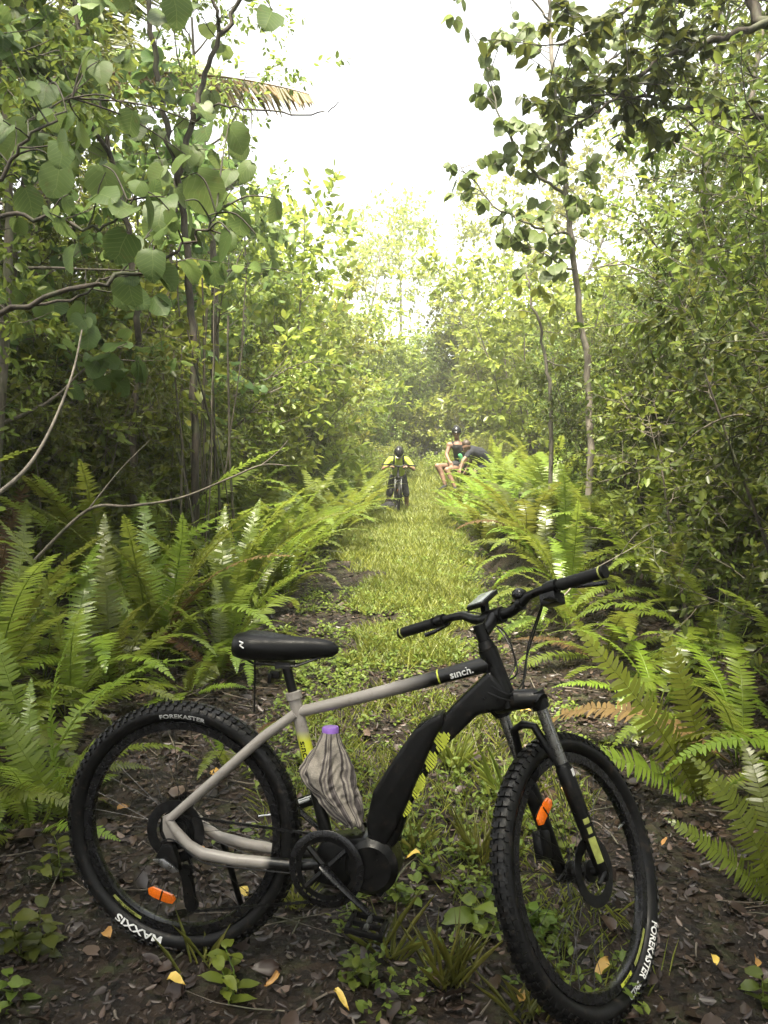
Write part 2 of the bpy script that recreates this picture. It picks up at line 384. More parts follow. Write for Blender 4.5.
def make_bike(name, M4, steer, hero=True):
    root = empty(name); root.matrix_world = M4
    B = MAT['black']
    S3 = Matrix.Rotation(steer, 4, UAX)
    st = lambda p: S3 @ (Vector(p) - SBASE) + SBASE
    idn = lambda p: Vector(p)
    BB = Vector((0.465, 0, 0.325)); SJ = Vector((0.345, 0, 0.735))
    d = (SJ - BB).normalized()
    # frame tubes
    MB().tube([SJ + (BB - SJ) * .93, SJ, SJ + d * 0.045], [.0185, .0185, .019], 16).build('seat_tube', MAT['seattube'], root)
    tt = [SJ + Vector((.004, 0, 0)), Vector((.5, 0, .782)), Vector((.7, 0, .848)), Vector((.893, 0, .915))]
    MB().tube(tt, [.017, .018, .0205, .024], 16, flat=0.95).build('top_tube', MAT['toptube'], root)
    h0 = SBASE + UAX * .515; h1 = SBASE + UAX * .655
    MB().tube([h0, h0 + UAX * .004, h0 + UAX * .03, h1 - UAX * .03, h1], [.03, .031, .028, .026, .027], 20).build('head_tube', B, root)
    dt = [(.935, .792), (.955, .835), (.893, .900), (.80, .800), (.70, .672), (.62, .545), (.575, .44), (.56, .38), (.60, .345), (.655, .40), (.69, .51), (.765, .665), (.865, .775)]
    MB().prism(dt, -.031, .031).build('down_tube', B, root, bevel=.014, seg=3)
    bat = [(.768, .775), (.742, .762), (.694, .724), (.640, .640), (.582, .540), (.566, .452), (.575, .405), (.622, .385), (.66, .46), (.752, .705), (.775, .745)]
    MB().prism(bat, -.043, .043).build('battery', MAT['battery'], root, bevel=.014, seg=3)
    MB().prism([(.764, .762), (.744, .765), (.700, .735), (.712, .715), (.742, .735)], -.038, .038).build('battery_cap', MAT['gloss'], root, bevel=.008)
    # motor
    mo = empty('motor', (0, 0, 0), 0, root)
    YX = Matrix.Rotation(PI / 2, 4, 'X')
    MB().lathe([(0, -.062), (.05, -.062), (.072, -.052), (.078, -.03), (.078, .04), (.06, .058), (0, .058)], Matrix.Translation((.585, 0, .335)) @ YX, 32).build('motor_housing', B, mo)
    MB().prism([(.43, .27), (.62, .25), (.655, .32), (.64, .40), (.56, .415), (.44, .39), (.41, .33)], -.045, .045).build('motor_bracket', B, mo, bevel=.015)
    mb = MB()
    for px_, pz_ in ((.645, .385), (.62, .268), (.545, .41)): mb.lathe([(0, -.066), (.008, -.066), (.009, -.055), (0, -.055)], Matrix.Translation((px_, 0, pz_)) @ YX, 10)
    mb.build('bolts', MAT['darksteel'], mo)
    # stays
    for s in (-1, 1):
        MB().tube([SJ + Vector((-.004, s * .012, -.004)), SJ + Vector((-.09, s * .034, -.072)), Vector((-.012, s * .062, .407))], [.0145, .0145, .0125], 14).build('seat_stay', MAT['grey'], root)
        MB().tube([(-.015, s * .064, .410), (.012, s * .064, .378), (.052, s * .064, .342), (.095, s * .062, .322), (.19, s * .056, .313), (.37, s * .04, .312), (.44, s * .034, .325)],
                  [.010, .0135, .0155, .0165, .0165, .0165, .016], 14).build('chain_stay', MAT['chainstay'], root)
        MB().prism([(-.03, .415), (-.012, .425), (.018, .39), (.02, .35), (-.012, .345), (-.028, .375)], s * .0635 - .004, s * .0635 + .004).build('dropout', MAT['grey'], root, bevel=.002)
    # saddle and post
    pt = Vector((.302, 0, .875))
    MB().tube([SJ + d * .02, pt], .0138, 16).build('seat_post', B, root)
    MB().lathe([(.019, 0), (.0235, .002), (.0235, .022), (.019, .024)], Matrix.Translation(SJ + d * .036) @ d.to_track_quat('Z', 'Y').to_matrix().to_4x4(), 20).build('seat_clamp', MAT['grey'] if hero else B, root)
    prof = [(.142, .012, .893, .930), (.155, .052, .882, .950), (.185, .072, .877, .960), (.225, .070, .876, .959), (.270, .054, .878, .955), (.315, .038, .882, .952), (.365, .028, .888, .951), (.415, .024, .896, .949), (.445, .020, .900, .942), (.458, .009, .912, .930)]
    mb = MB(); vs = []; fs = []; n = 20
    for (x, w, z0, z1) in prof:
        for k in range(n):
            a = 2 * PI * k / n; cy = math.copysign(abs(math.cos(a)) ** .75, math.cos(a)); sz = math.sin(a)
            zz = (z0 + z1) / 2 + (z1 - z0) / 2 * (sz if sz > 0 else sz * (1.0 if abs(cy) > .3 else .7))
            if sz > 0: zz -= .010 * (1 - min(1, abs(cy) * 3)) * (1 if .17 < x < .42 else 0)
            vs.append((x, w * cy, zz))
    for i in range(len(prof) - 1):
        for k in range(n): fs.append((i * n + k, i * n + (k + 1) % n, (i + 1) * n + (k + 1) % n, (i + 1) * n + k))
    fs += [tuple(range(n - 1, -1, -1)), tuple(range((len(prof) - 1) * n, len(prof) * n))]
    mb.add(vs, fs); sad = mb.build('saddle', MAT['saddle'], root)
    mb = MB()
    for s in (-1, 1): mb.tube([(.185, s * .03, .885), (.215, s * .022, .868), (.34, s * .022, .869), (.42, s * .008, .902)], .0035, 6)
    mb.box((.302, 0, .869), (.045, .05, .018)); mb.build('saddle_rails', MAT['darksteel'], root)
    if hero:
        mb = MB()
        for q in ((.186, .938, .198, .934), (.198, .934, .188, .926), (.188, .926, .200, .919)):
            mb.tube([(q[0], -.0715, q[1]), (q[2], -.0715, q[3])], .0022, 4)
        mb.build('saddle_mark', MAT['white'], sad)
        MB().tube([(.212, -.01, .885), (.216, -.012, .80), (.218, -.014, .725)], [.003, .0028, .0024], 6).build('saddle_strap', MAT['black'], root)
        mb = MB(); mb.box((.275, 0, .838), (.03, .028, .022)); mb.box((.262, 0, .828), (.012, .04, .03)); mb.build('lamp_bracket', MAT['black'], root, bevel=.003)
    # drivetrain
    ycr = -.062
    T = Matrix.Translation(BB)
    mb = MB(); mb.lathe([(.074, ycr - .003), (.088, ycr - .003), (.088, ycr + .001), (.074, ycr + .001)], T @ YX @ Matrix.Scale(-1, 4, (0, 0, 1)), 60, closed=True)
    for k in range(34):
        a = 2 * PI * k / 34; mb.box((0, 0, 0), (.006, .003, .006), Matrix.Translation(BB + Vector((.0895 * math.cos(a), ycr - .001, .0895 * math.sin(a)))) @ Matrix.Rotation(-a, 4, 'Y'))
    for k in range(4):
        a = PI / 4 + k * PI / 2; mb.tube([BB + Vector((.015 * math.cos(a), ycr - .004, .015 * math.sin(a))), BB + Vector((.078 * math.cos(a), ycr - .002, .078 * math.sin(a)))], .009, 6)
    mb.build('chainring', B, root)
    mb = MB(); mb.lathe([(.090, -.006), (.106, -.005), (.1075, -.0035), (.106, -.002), (.090, -.003)], Matrix.Translation(BB + Vector((0, ycr - .004, 0))) @ YX @ Matrix.Scale(-1, 4, (0, 0, 1)), 60, closed=True)
    mb.build('chain_guard', MAT['gloss'], root)
    ca = math.radians(-35) if hero else math.radians(-20)
    cd = Vector((math.cos(ca), 0, math.sin(ca)))
    for s in (-1, 1):
        e = BB + cd * (-s) * .17; y0 = s * .078; y1 = s * .092
        MB().tube([BB + Vector((0, y0, 0)) - cd * (-s) * .018, BB + Vector((0, y0, 0)), BB + Vector((0, y1, 0)) + cd * (-s) * .09, e + Vector((0, y1, 0)), e + Vector((0, y1, 0)) + cd * (-s) * .012],
                  [.012, .019, .013, .014, .009], 12, flat=.55).build('crank_arm', MAT['gloss'], root)
        pd = empty('pedal', (0, 0, 0), 0, root)
        pc = e + Vector((0, s * .150, 0)); tilt = Matrix.Translation(pc) @ Matrix.Rotation(math.radians(6 if s < 0 else -24), 4, 'Y')
        mb = MB()
        for q in ((.045, 0, .012, .10), (-.045, 0, .012, .10)): mb.box((q[0], 0, 0), (q[2], q[3], .018), tilt)
        for q in (-.045, .045, 0): mb.box((0, q, 0), (.09, .01, .014), tilt)
        for q in (-.03, .03):
            for w_ in (-.046, .046): mb.lathe([(.003, .008), (.003, .014), (0, .014)], tilt @ Matrix.Translation((w_, q, 0)), 6)
        mb.build('pedal_cage', B, pd, bevel=.002)
        mb = MB(); mb.tube([e + Vector((0, y1, 0)), pc + Vector((0, s * .03, 0))], .008, 8); mb.build('pedal_axle', MAT['steel'], pd)
        if s > 0 and hero:
            mb = MB(); mb.box((.052, 0, 0), (.004, .06, .012), tilt); mb.box((-.052, 0, 0), (.004, .06, .012), tilt); mb.box((0, .0, .0085), (.07, .012, .004), tilt); mb.box((0.0, -.03, .0085), (.07, .012, .004), tilt)
            mb.build('pedal_reflector', MAT['white'], pd)
    AX = Vector((0, 0, RW)); yc = -.045
    mb = MB()
    for k in range(8): mb.lathe([(.018, 0), (.058 - .0045 * k, 0), (.058 - .0045 * k, .0018), (.018, .0018)], Matrix.Translation(AX + Vector((0, -.026 - .0042 * k, 0))) @ YX, 30)
    mb.build('cassette', MAT['darksteel'], root)
    # chain
    J0 = Vector((.045, yc - .012, .262)); J1 = Vector((.067, yc - .012, .172))
    up0 = AX + Vector((.012, yc, .048)); up1 = BB + Vector((-.01, ycr, .0895)); lo0 = BB + Vector((.0, ycr, -.0895)); lo1 = J1 + Vector((.0, 0, -.022))
    path = [up0, up1]
    for k in range(9): a = PI / 2 + .1 - k * (PI + .1) / 8; path.append(BB + Vector((.0915 * math.cos(a), ycr, .0915 * math.sin(a))))
    path += [lo0, lo1, J1 + Vector((-.022, 0, 0)), (J0 + J1) / 2, J0 + Vector((.02, 0, .01)), AX + Vector((.03, yc, -.04)), AX + Vector((-.035, yc, -.02)), AX + Vector((-.03, yc, .03)), up0]
    mb = MB(); k = 0
    for a, b in zip(path[:-1], path[1:]):
        L = (b - a).length; m = max(1, int(L / .0127)); q = (b - a).normalized().to_track_quat('X', 'Z').to_matrix().to_4x4()
        for i in range(m):
            k += 1; mb.box((0, 0, 0), (.0125, .006 if k % 2 else .0035, .0085 if k % 2 else .006), Matrix.Translation(a.lerp(b, (i + .5) / m)) @ q)
    mb.build('chain', MAT['darksteel'], root)
    # derailleur
    de = empty('derailleur', (0, 0, 0), 0, root)
    MB().prism([(-.02, .345), (.012, .342), (.03, .30), (.035, .27), (.012, .262), (-.02, .285), (-.042, .30)], -.085, -.060).build('derailleur_body', B, de, bevel=.006)
    MB().prism([(-.045, .300), (-.010, .306), (.020, .290), (.038, .275), (.020, .268), (-.02, .285)], -.094, -.086).build('derailleur_plate', MAT['steel'], de, bevel=.003)
    mb = MB()
    for y_ in (-.050, -.066): mb.prism([(.030, .275), (.058, .272), (.082, .168), (.066, .150), (.050, .165)], y_ - .001, y_ + .001)
    mb.build('derailleur_cage', B, de)
    mb = MB()
    for j in (J0, J1): MB().lathe([(.004, -.003), (.021, -.003), (.021, .003), (.004, .003)], Matrix.Translation(j) @ YX, 14).build('jockey_wheel', B, de)
    # kickstand on the far side
    MB().tube([(.06, .072, .345), (.09, .085, .32), (.13, .20, .03), (.13, .225, .008)], [.012, .011, .009, .011], 10).build('kickstand', B, root)
    # fork
    fk = empty('fork', (0, 0, 0), 0, root)
    ax = Vector((WB, 0, RW))
    cr0 = SBASE + UAX * .49 + FWD * .0
    mb = MB(); mb.tube([ax + UAX * .475 + Vector((0, -.085, 0)) - FWD * .01, ax + UAX * .487 + Vector((0, -.06, 0)) - FWD * .005, cr0 + Vector((0, -.028, .012)) , cr0 + Vector((0, .028, .012)), ax + UAX * .487 + Vector((0, .06, 0)) - FWD * .005, ax + UAX * .475 + Vector((0, .085, 0)) - FWD * .01], [.022, .027, .028, .028, .027, .022], 14)
    mb.tube([cr0 + UAX * .0, h0 - UAX * .001], .029, 16)
    mb.xf(st); mb.build('fork_crown', B, fk)
    for s in (-1, 1):
        a = ax + Vector((0, s * .066, 0))
        mb = MB().tube([a + UAX * .24, a + UAX * .478], .0160, 18); mb.xf(st); mb.build('stanchion', MAT['stanchion'], fk)
        mb = MB().tube([a + UAX * -.025, a + UAX * -.01, a + UAX * .06, a + UAX * .20, a + UAX * .285, a + UAX * .292], [.011, .017, .0195, .0225, .0235, .020], 18)
        mb.tube([a + UAX * .293, a + UAX * .301], [.021, .0185], 18)
        mb.tube([a + UAX * .455, a + UAX * .505], [.024, .024], 18)
        mb.box((0, 0, 0), (.03, .012, .05), Matrix.Translation(a))
        mb.xf(st); leg = mb.build('fork_leg', B, fk)
        if hero and s < 0:
            def decal(nm, mat, t0, t1, wdt, da):
                mb = MB(); vs = []; fs = []
                for i, tt_ in enumerate((t0, t1)):
                    for k in range(5):
                        an = da + (k - 2) / 2 * wdt; r = .0195 + (.0225 - .0195) * max(0, min(1, (tt_ - .06) / .14)) + .0012
                        vs.append(a + UAX * tt_ + Vector((0, -math.cos(an) * r, 0)) + FWD * (math.sin(an) * r))
                fs = [(k, k + 1, 6 + k, 5 + k) for k in range(4)]
                mb.add(vs, fs); mb.xf(st); mb.build(nm, MAT[mat], leg)
            decal('leg_sticker', 'white', .262, .282, .38, .2)
            decal('leg_stripe', 'limefaded', .028, .098, .5, -.7)
            decal('leg_stripe', 'limefaded', .135, .150, .4, -.6)
            decal('leg_stripe', 'limefaded', .108, .125, .3, -.6)
    mb = MB(); mb.tube([ax + UAX * .27 + Vector((0, -.066, 0)), ax + UAX * .33 + Vector((0, -.052, 0)) - FWD * .012, ax + UAX * .415 + Vector((0, -.034, 0)) - FWD * .016, ax + UAX * .425 + Vector((0, 0, 0)) - FWD * .016, ax + UAX * .415 + Vector((0, .034, 0)) - FWD * .016, ax + UAX * .33 + Vector((0, .052, 0)) - FWD * .012, ax + UAX * .27 + Vector((0, .066, 0))], [.012, .011, .011, .012, .011, .011, .012], 10)
    mb.xf(st); mb.build('fork_arch', B, fk)
    mb = MB(); mb.tube([ax + Vector((0, -.082, 0)), ax + Vector((0, .082, 0))], .010, 12); mb.tube([ax + Vector((0, -.078, 0)), ax + Vector((-.05, -.082, -.03))], .005, 8)
    mb.xf(st); mb.build('axle', MAT['darksteel'], fk)
    mb = MB(); mb.box((0, 0, 0), (.05, .03, .075), Matrix.Translation(ax + Vector((-.085, .055, .075)))); mb.xf(st); mb.build('brake_caliper', B, fk, bevel=.008)
    # cockpit
    top = SBASE + UAX * .70
    bc = SBASE + UAX * .715 + FWD * .085 + Vector((0, 0, .01))
    mb = MB(); mb.tube([h1 + UAX * .001, h1 + UAX * .022], [.024, .02], 18); mb.tube([h1 + UAX * .022, top + UAX * .025], .0175, 18)
    mb.tube([top, top + FWD * .03 + UAX * .005, bc - FWD * .012], [.021, .017, .019], 14); mb.tube([bc + Vector((0, -.026, 0)), bc + Vector((0, .026, 0))], .0235, 16)
    mb.xf(st); mb.build('stem', B, root, bevel=0)
    bar = lambda y: bc + UAX * (.032 * sstep(.05, .14, abs(y))) + FWD * (.0 + .015 * sstep(.05, .14, abs(y)) - .055 * max(0, (abs(y) - .12)) ) + Vector((0, y, 0))
    ys = [-.365, -.25, -.16, -.12, -.08, -.05, 0, .05, .08, .12, .16, .25, .365]
    mb = MB(); mb.tube([bar(y) for y in ys], [.0112, .0112, .0118, .0125, .0145, .0158, .0158, .0158, .0145, .0125, .0118, .0112, .0112], 14)
    mb.xf(st); mb.build('handlebar', B, root)
    for s in (-1, 1):
        mb = MB(); g0 = bar(s * .232); g1 = bar(s * .372); pts = [g0.lerp(g1, k / 14) for k in range(15)]
        mb.tube(pts, [.0175 if k in (0, 14) else (.0166 if k % 2 else .0155) for k in range(15)], 14); mb.xf(st); gr = mb.build('grip', MAT['rubber'], root)
        if hero:
            mb = MB(); q0 = g0.lerp(g1, .90); q1 = g0.lerp(g1, .93); mb.tube([q0, q1], .0182, 16); mb.xf(st); mb.build('grip_ring', MAT['limefaded'], gr)
        lv = empty('brake_lever', (0, 0, 0), 0, root)
        mb = MB(); c = bar(s * .205); mb.tube([c + Vector((0, -.014, 0)), c + Vector((0, .014, 0))], .0195, 12)
        mb.tube([c + FWD * .018, c + FWD * .045 + Vector((0, -s * .035, -.005)), c + FWD * .05 + Vector((0, -s * .07, -.008))], [.011, .013, .009], 8)
        mb.xf(st); mb.build('lever_clamp', B, lv)
        mb = MB(); mb.tube([c + FWD * .045 + Vector((0, -s * .01, -.004)), c + FWD * .075 + Vector((0, s * .03, -.022)), c + FWD * .078 + Vector((0, s * .09, -.034)), c + FWD * .066 + Vector((0, s * .125, -.036))], [.006, .0058, .0055, .006], 8, flat=1.3)
        mb.xf(st); mb.build('lever_blade', MAT['gloss'], lv)
    if hero:
        # shifter under the right grip, handlebar remote, display and bell
        mb = MB(); c = bar(-.19); mb.tube([c + Vector((0, -.012, 0)), c + Vector((0, .012, 0))], .0175, 12)
        mb.box((0, 0, 0), (.05, .05, .032), Matrix.Translation(c + Vector((.01, 0, -.03)))); mb.box((0, 0, 0), (.045, .02, .008), Matrix.Translation(c + Vector((-.03, -.02, -.04))))
        mb.xf(st); mb.build('shifter', B, root, bevel=.004)
        ds = empty('display', (0, 0, 0), 0, root)
        dM = Matrix.Translation(bc + Vector((-.008, .035, .055))) @ Matrix.Rotation(math.radians(-34), 4, 'Y') @ Matrix.Rotation(math.radians(0), 4, 'X')
        mb = MB(); mb.box((0, 0, 0), (.095, .062, .014), dM); mb.xf(st); mb.build('display_case', B, ds, bevel=.006)
        mb = MB(); mb.box((-.002, 0, .0082), (.078, .052, .003), dM); mb.xf(st); mb.build('screen', MAT['screen'], ds, bevel=.001)
        mb = MB(); mb.tube([bc + Vector((0, .028, 0)), bc + Vector((0, .042, 0))], .021, 14); mb.box((0, 0, 0), (.02, .016, .05), Matrix.Translation(bc + Vector((0, .035, .03)))); mb.xf(st); mb.build('display_mount', B, ds)
        be = empty('bell', (0, 0, 0), 0, root); c = bar(-.09)
        mb = MB(); mb.lathe([(.004, .014), (.018, .016), (.022, .024), (.020, .036), (.010, .044), (0, .045)], Matrix.Translation(c), 18); mb.xf(st); mb.build('bell_dome', MAT['gloss'], be)
        mb = MB(); mb.tube([c + Vector((0, -.008, 0)), c + Vector((0, .008, 0))], .018, 12); mb.xf(st); mb.build('bell_clamp', B, be)
        # cables
        def cable(pts, r=.0025):
            P = [Vector(p) for p in pts]; out = []
            for i in range(len(P) - 1):
                p0 = P[max(i - 1, 0)]; p1 = P[i]; p2 = P[i + 1]; p3 = P[min(i + 2, len(P) - 1)]
                for k in range(8):
                    t = k / 8; out.append(.5 * ((2 * p1) + (p2 - p0) * t + (2 * p0 - 5 * p1 + 4 * p2 - p3) * t * t + (3 * p1 - p0 - 3 * p2 + p3) * t ** 3))
            out.append(P[-1]); MB().tube(out, r, 6).build('cable', MAT['black'], root)
        cR = bar(-.14); cL = bar(.14)
        cable([st(cR + FWD * .05), st(cR + FWD * .10 + Vector((0, .03, -.03))), st(bc + FWD * .12 + Vector((0, -.02, -.12))), st(bc + FWD * .06 + Vector((0, -.03, -.20))), Vector((.95, -.033, .84)), Vector((.90, -.034, .86))])
        cable([st(cR + FWD * .055), st(cR + FWD * .12 + Vector((0, .05, -.05))), st(bc + FWD * .13 + Vector((0, 0, -.16))), st(bc + FWD * .05 + Vector((0, -.02, -.24))), Vector((.945, -.036, .825)), Vector((.89, -.034, .84))])
        cable([st(cL + FWD * .05), st(cL + FWD * .10 + Vector((0, -.05, -.05))), st(bc + FWD * .10 + Vector((0, .02, -.15))), st(bc + FWD * .055 + Vector((0, .05, -.24))), st(ax + UAX * .30 + FWD * .02 + Vector((0, .075, 0))), st(ax + UAX * .1 + Vector((-.03, .07, 0)))])
        cable([st(cL + FWD * .03), st(bc + FWD * .08 + Vector((0, .04, -.05))), st(bc + FWD * .07 + Vector((0, .0, -.14))), Vector((.96, .02, .88)), Vector((.90, .03, .85))])
        cable([Vector((.36, -.062, .298)), Vector((.2, -.07, .298)), Vector((.1, -.079, .306)), Vector((.02, -.080, .355)), Vector((-.02, -.078, .35)), Vector((-.03, -.075, .31))])
        # frame marks
        dirv = (Vector((.893, 0, .915)) - Vector((.70, 0, .848))).normalized(); upv = Vector((-dirv.z, 0, dirv.x))
        mb = MB(); vs, fs = text_mesh('s\u0131nch.', .030, .0006)
        mb.add([Vector((.815, 0, .8885)) + dirv * v.x + upv * (v.y * .95 - .002) + Vector((0, -.0232 + 1.0 * v.y * v.y * 14, 0)) for v in vs], fs); mb.build('top_tube_lettering', MAT['white'], root, smooth=False)
        mb = MB(); c0 = Vector((.70, 0, .848)) + dirv * .055; mb.tube([c0 - dirv * .0022, c0 + dirv * .0022], .0222, 18, flat=.95); mb.build('top_tube_band', MAT['lime'], root)
        sdir = (BB - SJ).normalized(); sup = Vector((-sdir.z, 0, sdir.x))
        vs, fs = text_mesh('s\u0131nch.', .030, .0006); mid = SJ + sdir * .115
        mb = MB(); mb.add([mid + sdir * v.x - sup * (-v.y * .9) + Vector((0, -.0192 + v.y * v.y * 22, 0)) for v in vs], fs); mb.build('seat_tube_lettering', MAT['black'], root, smooth=False)
        # slanted lime marks along the lower edge of the down tube
        mb = MB(); e0 = Vector((.800, 0, .712)); e1 = Vector((.678, 0, .462)); ed = (e1 - e0).normalized(); en = Vector((ed.z, 0, -ed.x))
        if en.x > 0: en = -en
        for (t, wd, hg) in ((.000, .040, .030), (.010, .050, .052), (.068, .055, .050), (.138, .050, .050), (.160, .028, .030), (.178, .030, .036), (.222, .046, .042)):
            k = max(3, int(wd / .0075))
            for i in range(k):
                u_ = (i + .5) / k; hh = hg * (1 - abs(2 * u_ - 1) ** 2 * .75); a = e0 + ed * (t + wd * i / k); w_ = wd / k * .74
                q = [a + en * (.004 + .3 * (hg - hh)), a + ed * w_ + en * (.004 + .3 * (hg - hh)), a + ed * (w_ - hh * .30) + en * (hh + .002), a + ed * (-hh * .30) + en * (hh + .002)]
                mb.add([Vector((p.x, -.0335, p.z)) for p in q], [(0, 1, 2, 3)])
        mb.build('down_tube_marks', MAT['lime'], root, smooth=False)
    # wheels
    A = math.radians
    mk_r = [('tyre_lettering', 'MAXXIS', .331, .019, A(250), -1, 'white', None, 1.75), ('tyre_lettering', 'FOREKASTER', .330, .013, A(90), -1, 'greyprint', None, 1.4),
            ('rim_decal', '#', .301, .009, A(238), -1, 'limefaded', .0152, .18), ('rim_lettering', 'SINCH  29', .301, .007, A(238), -1, 'black', .0152, 1.5)] if hero else []
    mk_f = [('tyre_lettering', 'FOREKASTER', .330, .019, A(-43), -1, 'white', None, 1.15), ('tyre_lettering', '29x2.20', .330, .014, A(-67), -1, 'greyprint', None, 1.1), ('tyre_lettering', 'FOREKASTER', .330, .016, A(128), 1, 'greyprint', None, 1.0),
            ('rim_decal', '#', .301, .010, A(-67), -1, 'lime', .0152, .11), ('rim_decal', '#', .301, .010, A(-45), -1, 'limefaded', .0152, .19), ('rim_lettering', 'SINCH', .301, .008, A(-67), -1, 'black', .0152, 1.15)] if hero else []
    make_wheel(root, Vector((0, 0, RW)), idn, .13, mk_r, False, A(256), None)
    make_wheel(root, Vector((WB, 0, RW)), st, .31, mk_f, True, A(132), None)
    return root

BIKE_M = Matrix(((0.9792631705428575, 0.20173786594884316, 0.018586991708097647, -0.5902743), (-0.20259230690811114, 0.9751330899115432, 0.08984327543681656, 2.2968075), (0, -0.09174579228483766, 0.9957824609813267, 0), (0, 0, 0, 1)))
bike = make_bike('mountain_bike', BIKE_M, 1.04035)
tag(bike, 'large grey and black electric mountain bike standing across the trail in front', 'bicycle')

# ---- bottle in a striped cloth, wedged in the frame
def make_bottle():
    root = empty('water_bottle'); root.matrix_world = BIKE_M
    axis0 = Vector((.462, -.005, .428)); top = Vector((.446, -.005, .694)); dv = (top - axis0).normalized()
    Mx = Matrix.Translation(axis0) @ dv.to_track_quat('Z', 'X').to_matrix().to_4x4()
    L = (top - axis0).length
    mb = MB(); mb.lathe([(0, 0.07), (.02, .072), (.022, .08), (.024, L - .085), (.023, L - .06), (.0235, L - .035), (.021, L - .012), (0, L - .012)], Mx, 24); mb.build('bottle_body', MAT['pink'], root)
    mb = MB(); mb.lathe([(.0225, L - .018), (.0245, L - .017), (.0245, L + .004), (.022, L + .008), (0, L + .008)], Mx, 24); mb.build('cap', MAT['purple'], root)
    # cloth: rings down the bottle, each ring an ellipse about (xc), half width w, half depth dpt
    edge = [(.688, .421, .474, .026), (.676, .419, .477, .029), (.650, .405, .486, .036), (.610, .381, .502, .043), (.570, .364, .517, .048), (.535, .378, .531, .050), (.505, .412, .541, .050), (.481, .437, .549, .048), (.455, .463, .556, .044), (.438, .482, .556, .040), (.425, .498, .550, .03)]
    rings = [(z, (a + b) / 2, (b - a) / 2, dp) for z, a, b, dp in edge]
    n = 96; vs = []; uv = []; r2 = random.Random(3)
    from mathutils import noise as mn
    ph = [r2.uniform(0, 6.28) for _ in range(6)]
    zs = [q[0] for q in rings]; K = 44; rr = []
    for i in range(K):
        z = zs[0] + (zs[-1] - zs[0]) * i / (K - 1); rr.append((z,) + tuple(float(np.interp(-z, [-q for q in zs], [q[c] for q in rings])) for c in (1, 2, 3)))
    rings = rr
    for i, (z, xc, w, dp) in enumerate(rings):
        t = i / (K - 1)
        for k in range(n):
            a = 2 * PI * k / n; ca_, sa_ = math.cos(a), math.sin(a)
            f = 1 + (.02 + .05 * t) * math.sin(5 * a + ph[0] + t * 2.3) + (.02 + .03 * t) * math.sin(9 * a + ph[1] - t * 3)
            p = Vector((xc + w * f * ca_, -.006 + dp * f * sa_, z + .012 * t * math.sin(3 * a + ph[3]) + .007 * t * math.sin(7 * a + ph[4])))
            wr = mn.noise(Vector((p.x * 22 + p.z * 16, p.y * 26, p.z * 13))) * .018 + abs(mn.noise(Vector((p.x * 46 - p.z * 30, p.y * 40 + 7, p.z * 26)))) * -.015
            wr *= min(1, t * 3 + .15)
            p += Vector((ca_, sa_, 0)) * wr
            p.z += .05 * math.exp(-((ca_ + .35) ** 2 + (sa_ + .9) ** 2) / .10) * max(0, t - .55) * 2
            vs.append(tuple(p)); uv.append((k / n + .035 * mn.noise(Vector((ca_ * 1.5, sa_ * 1.5, t * 2))) + .05 * t * ca_, t))
    me = bpy.data.meshes.new('cloth'); fs = []
    m = len(rings)
    for i in range(m - 1):
        for k in range(n): fs.append((i * n + k, i * n + (k + 1) % n, (i + 1) * n + (k + 1) % n, (i + 1) * n + k))
    fs.append(tuple(range((m - 1) * n, m * n)))
    me.from_pydata(vs, [], fs); ul = me.uv_layers.new(name='UVMap')
    for p in me.polygons:
        p.use_smooth = True
        us = [uv[me.loops[li].vertex_index] for li in p.loop_indices]; wrap = max(u[0] for u in us) > .9 and len(us) == 4
        for li, u in zip(p.loop_indices, us): ul.data[li].uv = (u[0] + (1 if wrap and u[0] < .5 else 0), u[1])
    cl = link('cloth_wrap', me, MAT['cloth'], root)
    sm = cl.modifiers.new('sub', 'SUBSURF'); sm.levels = 1; sm.render_levels = 1
    return root
tag(make_bottle(), 'purple capped bottle wrapped in grey striped cloth, wedged in the front bicycle frame', 'bottle')
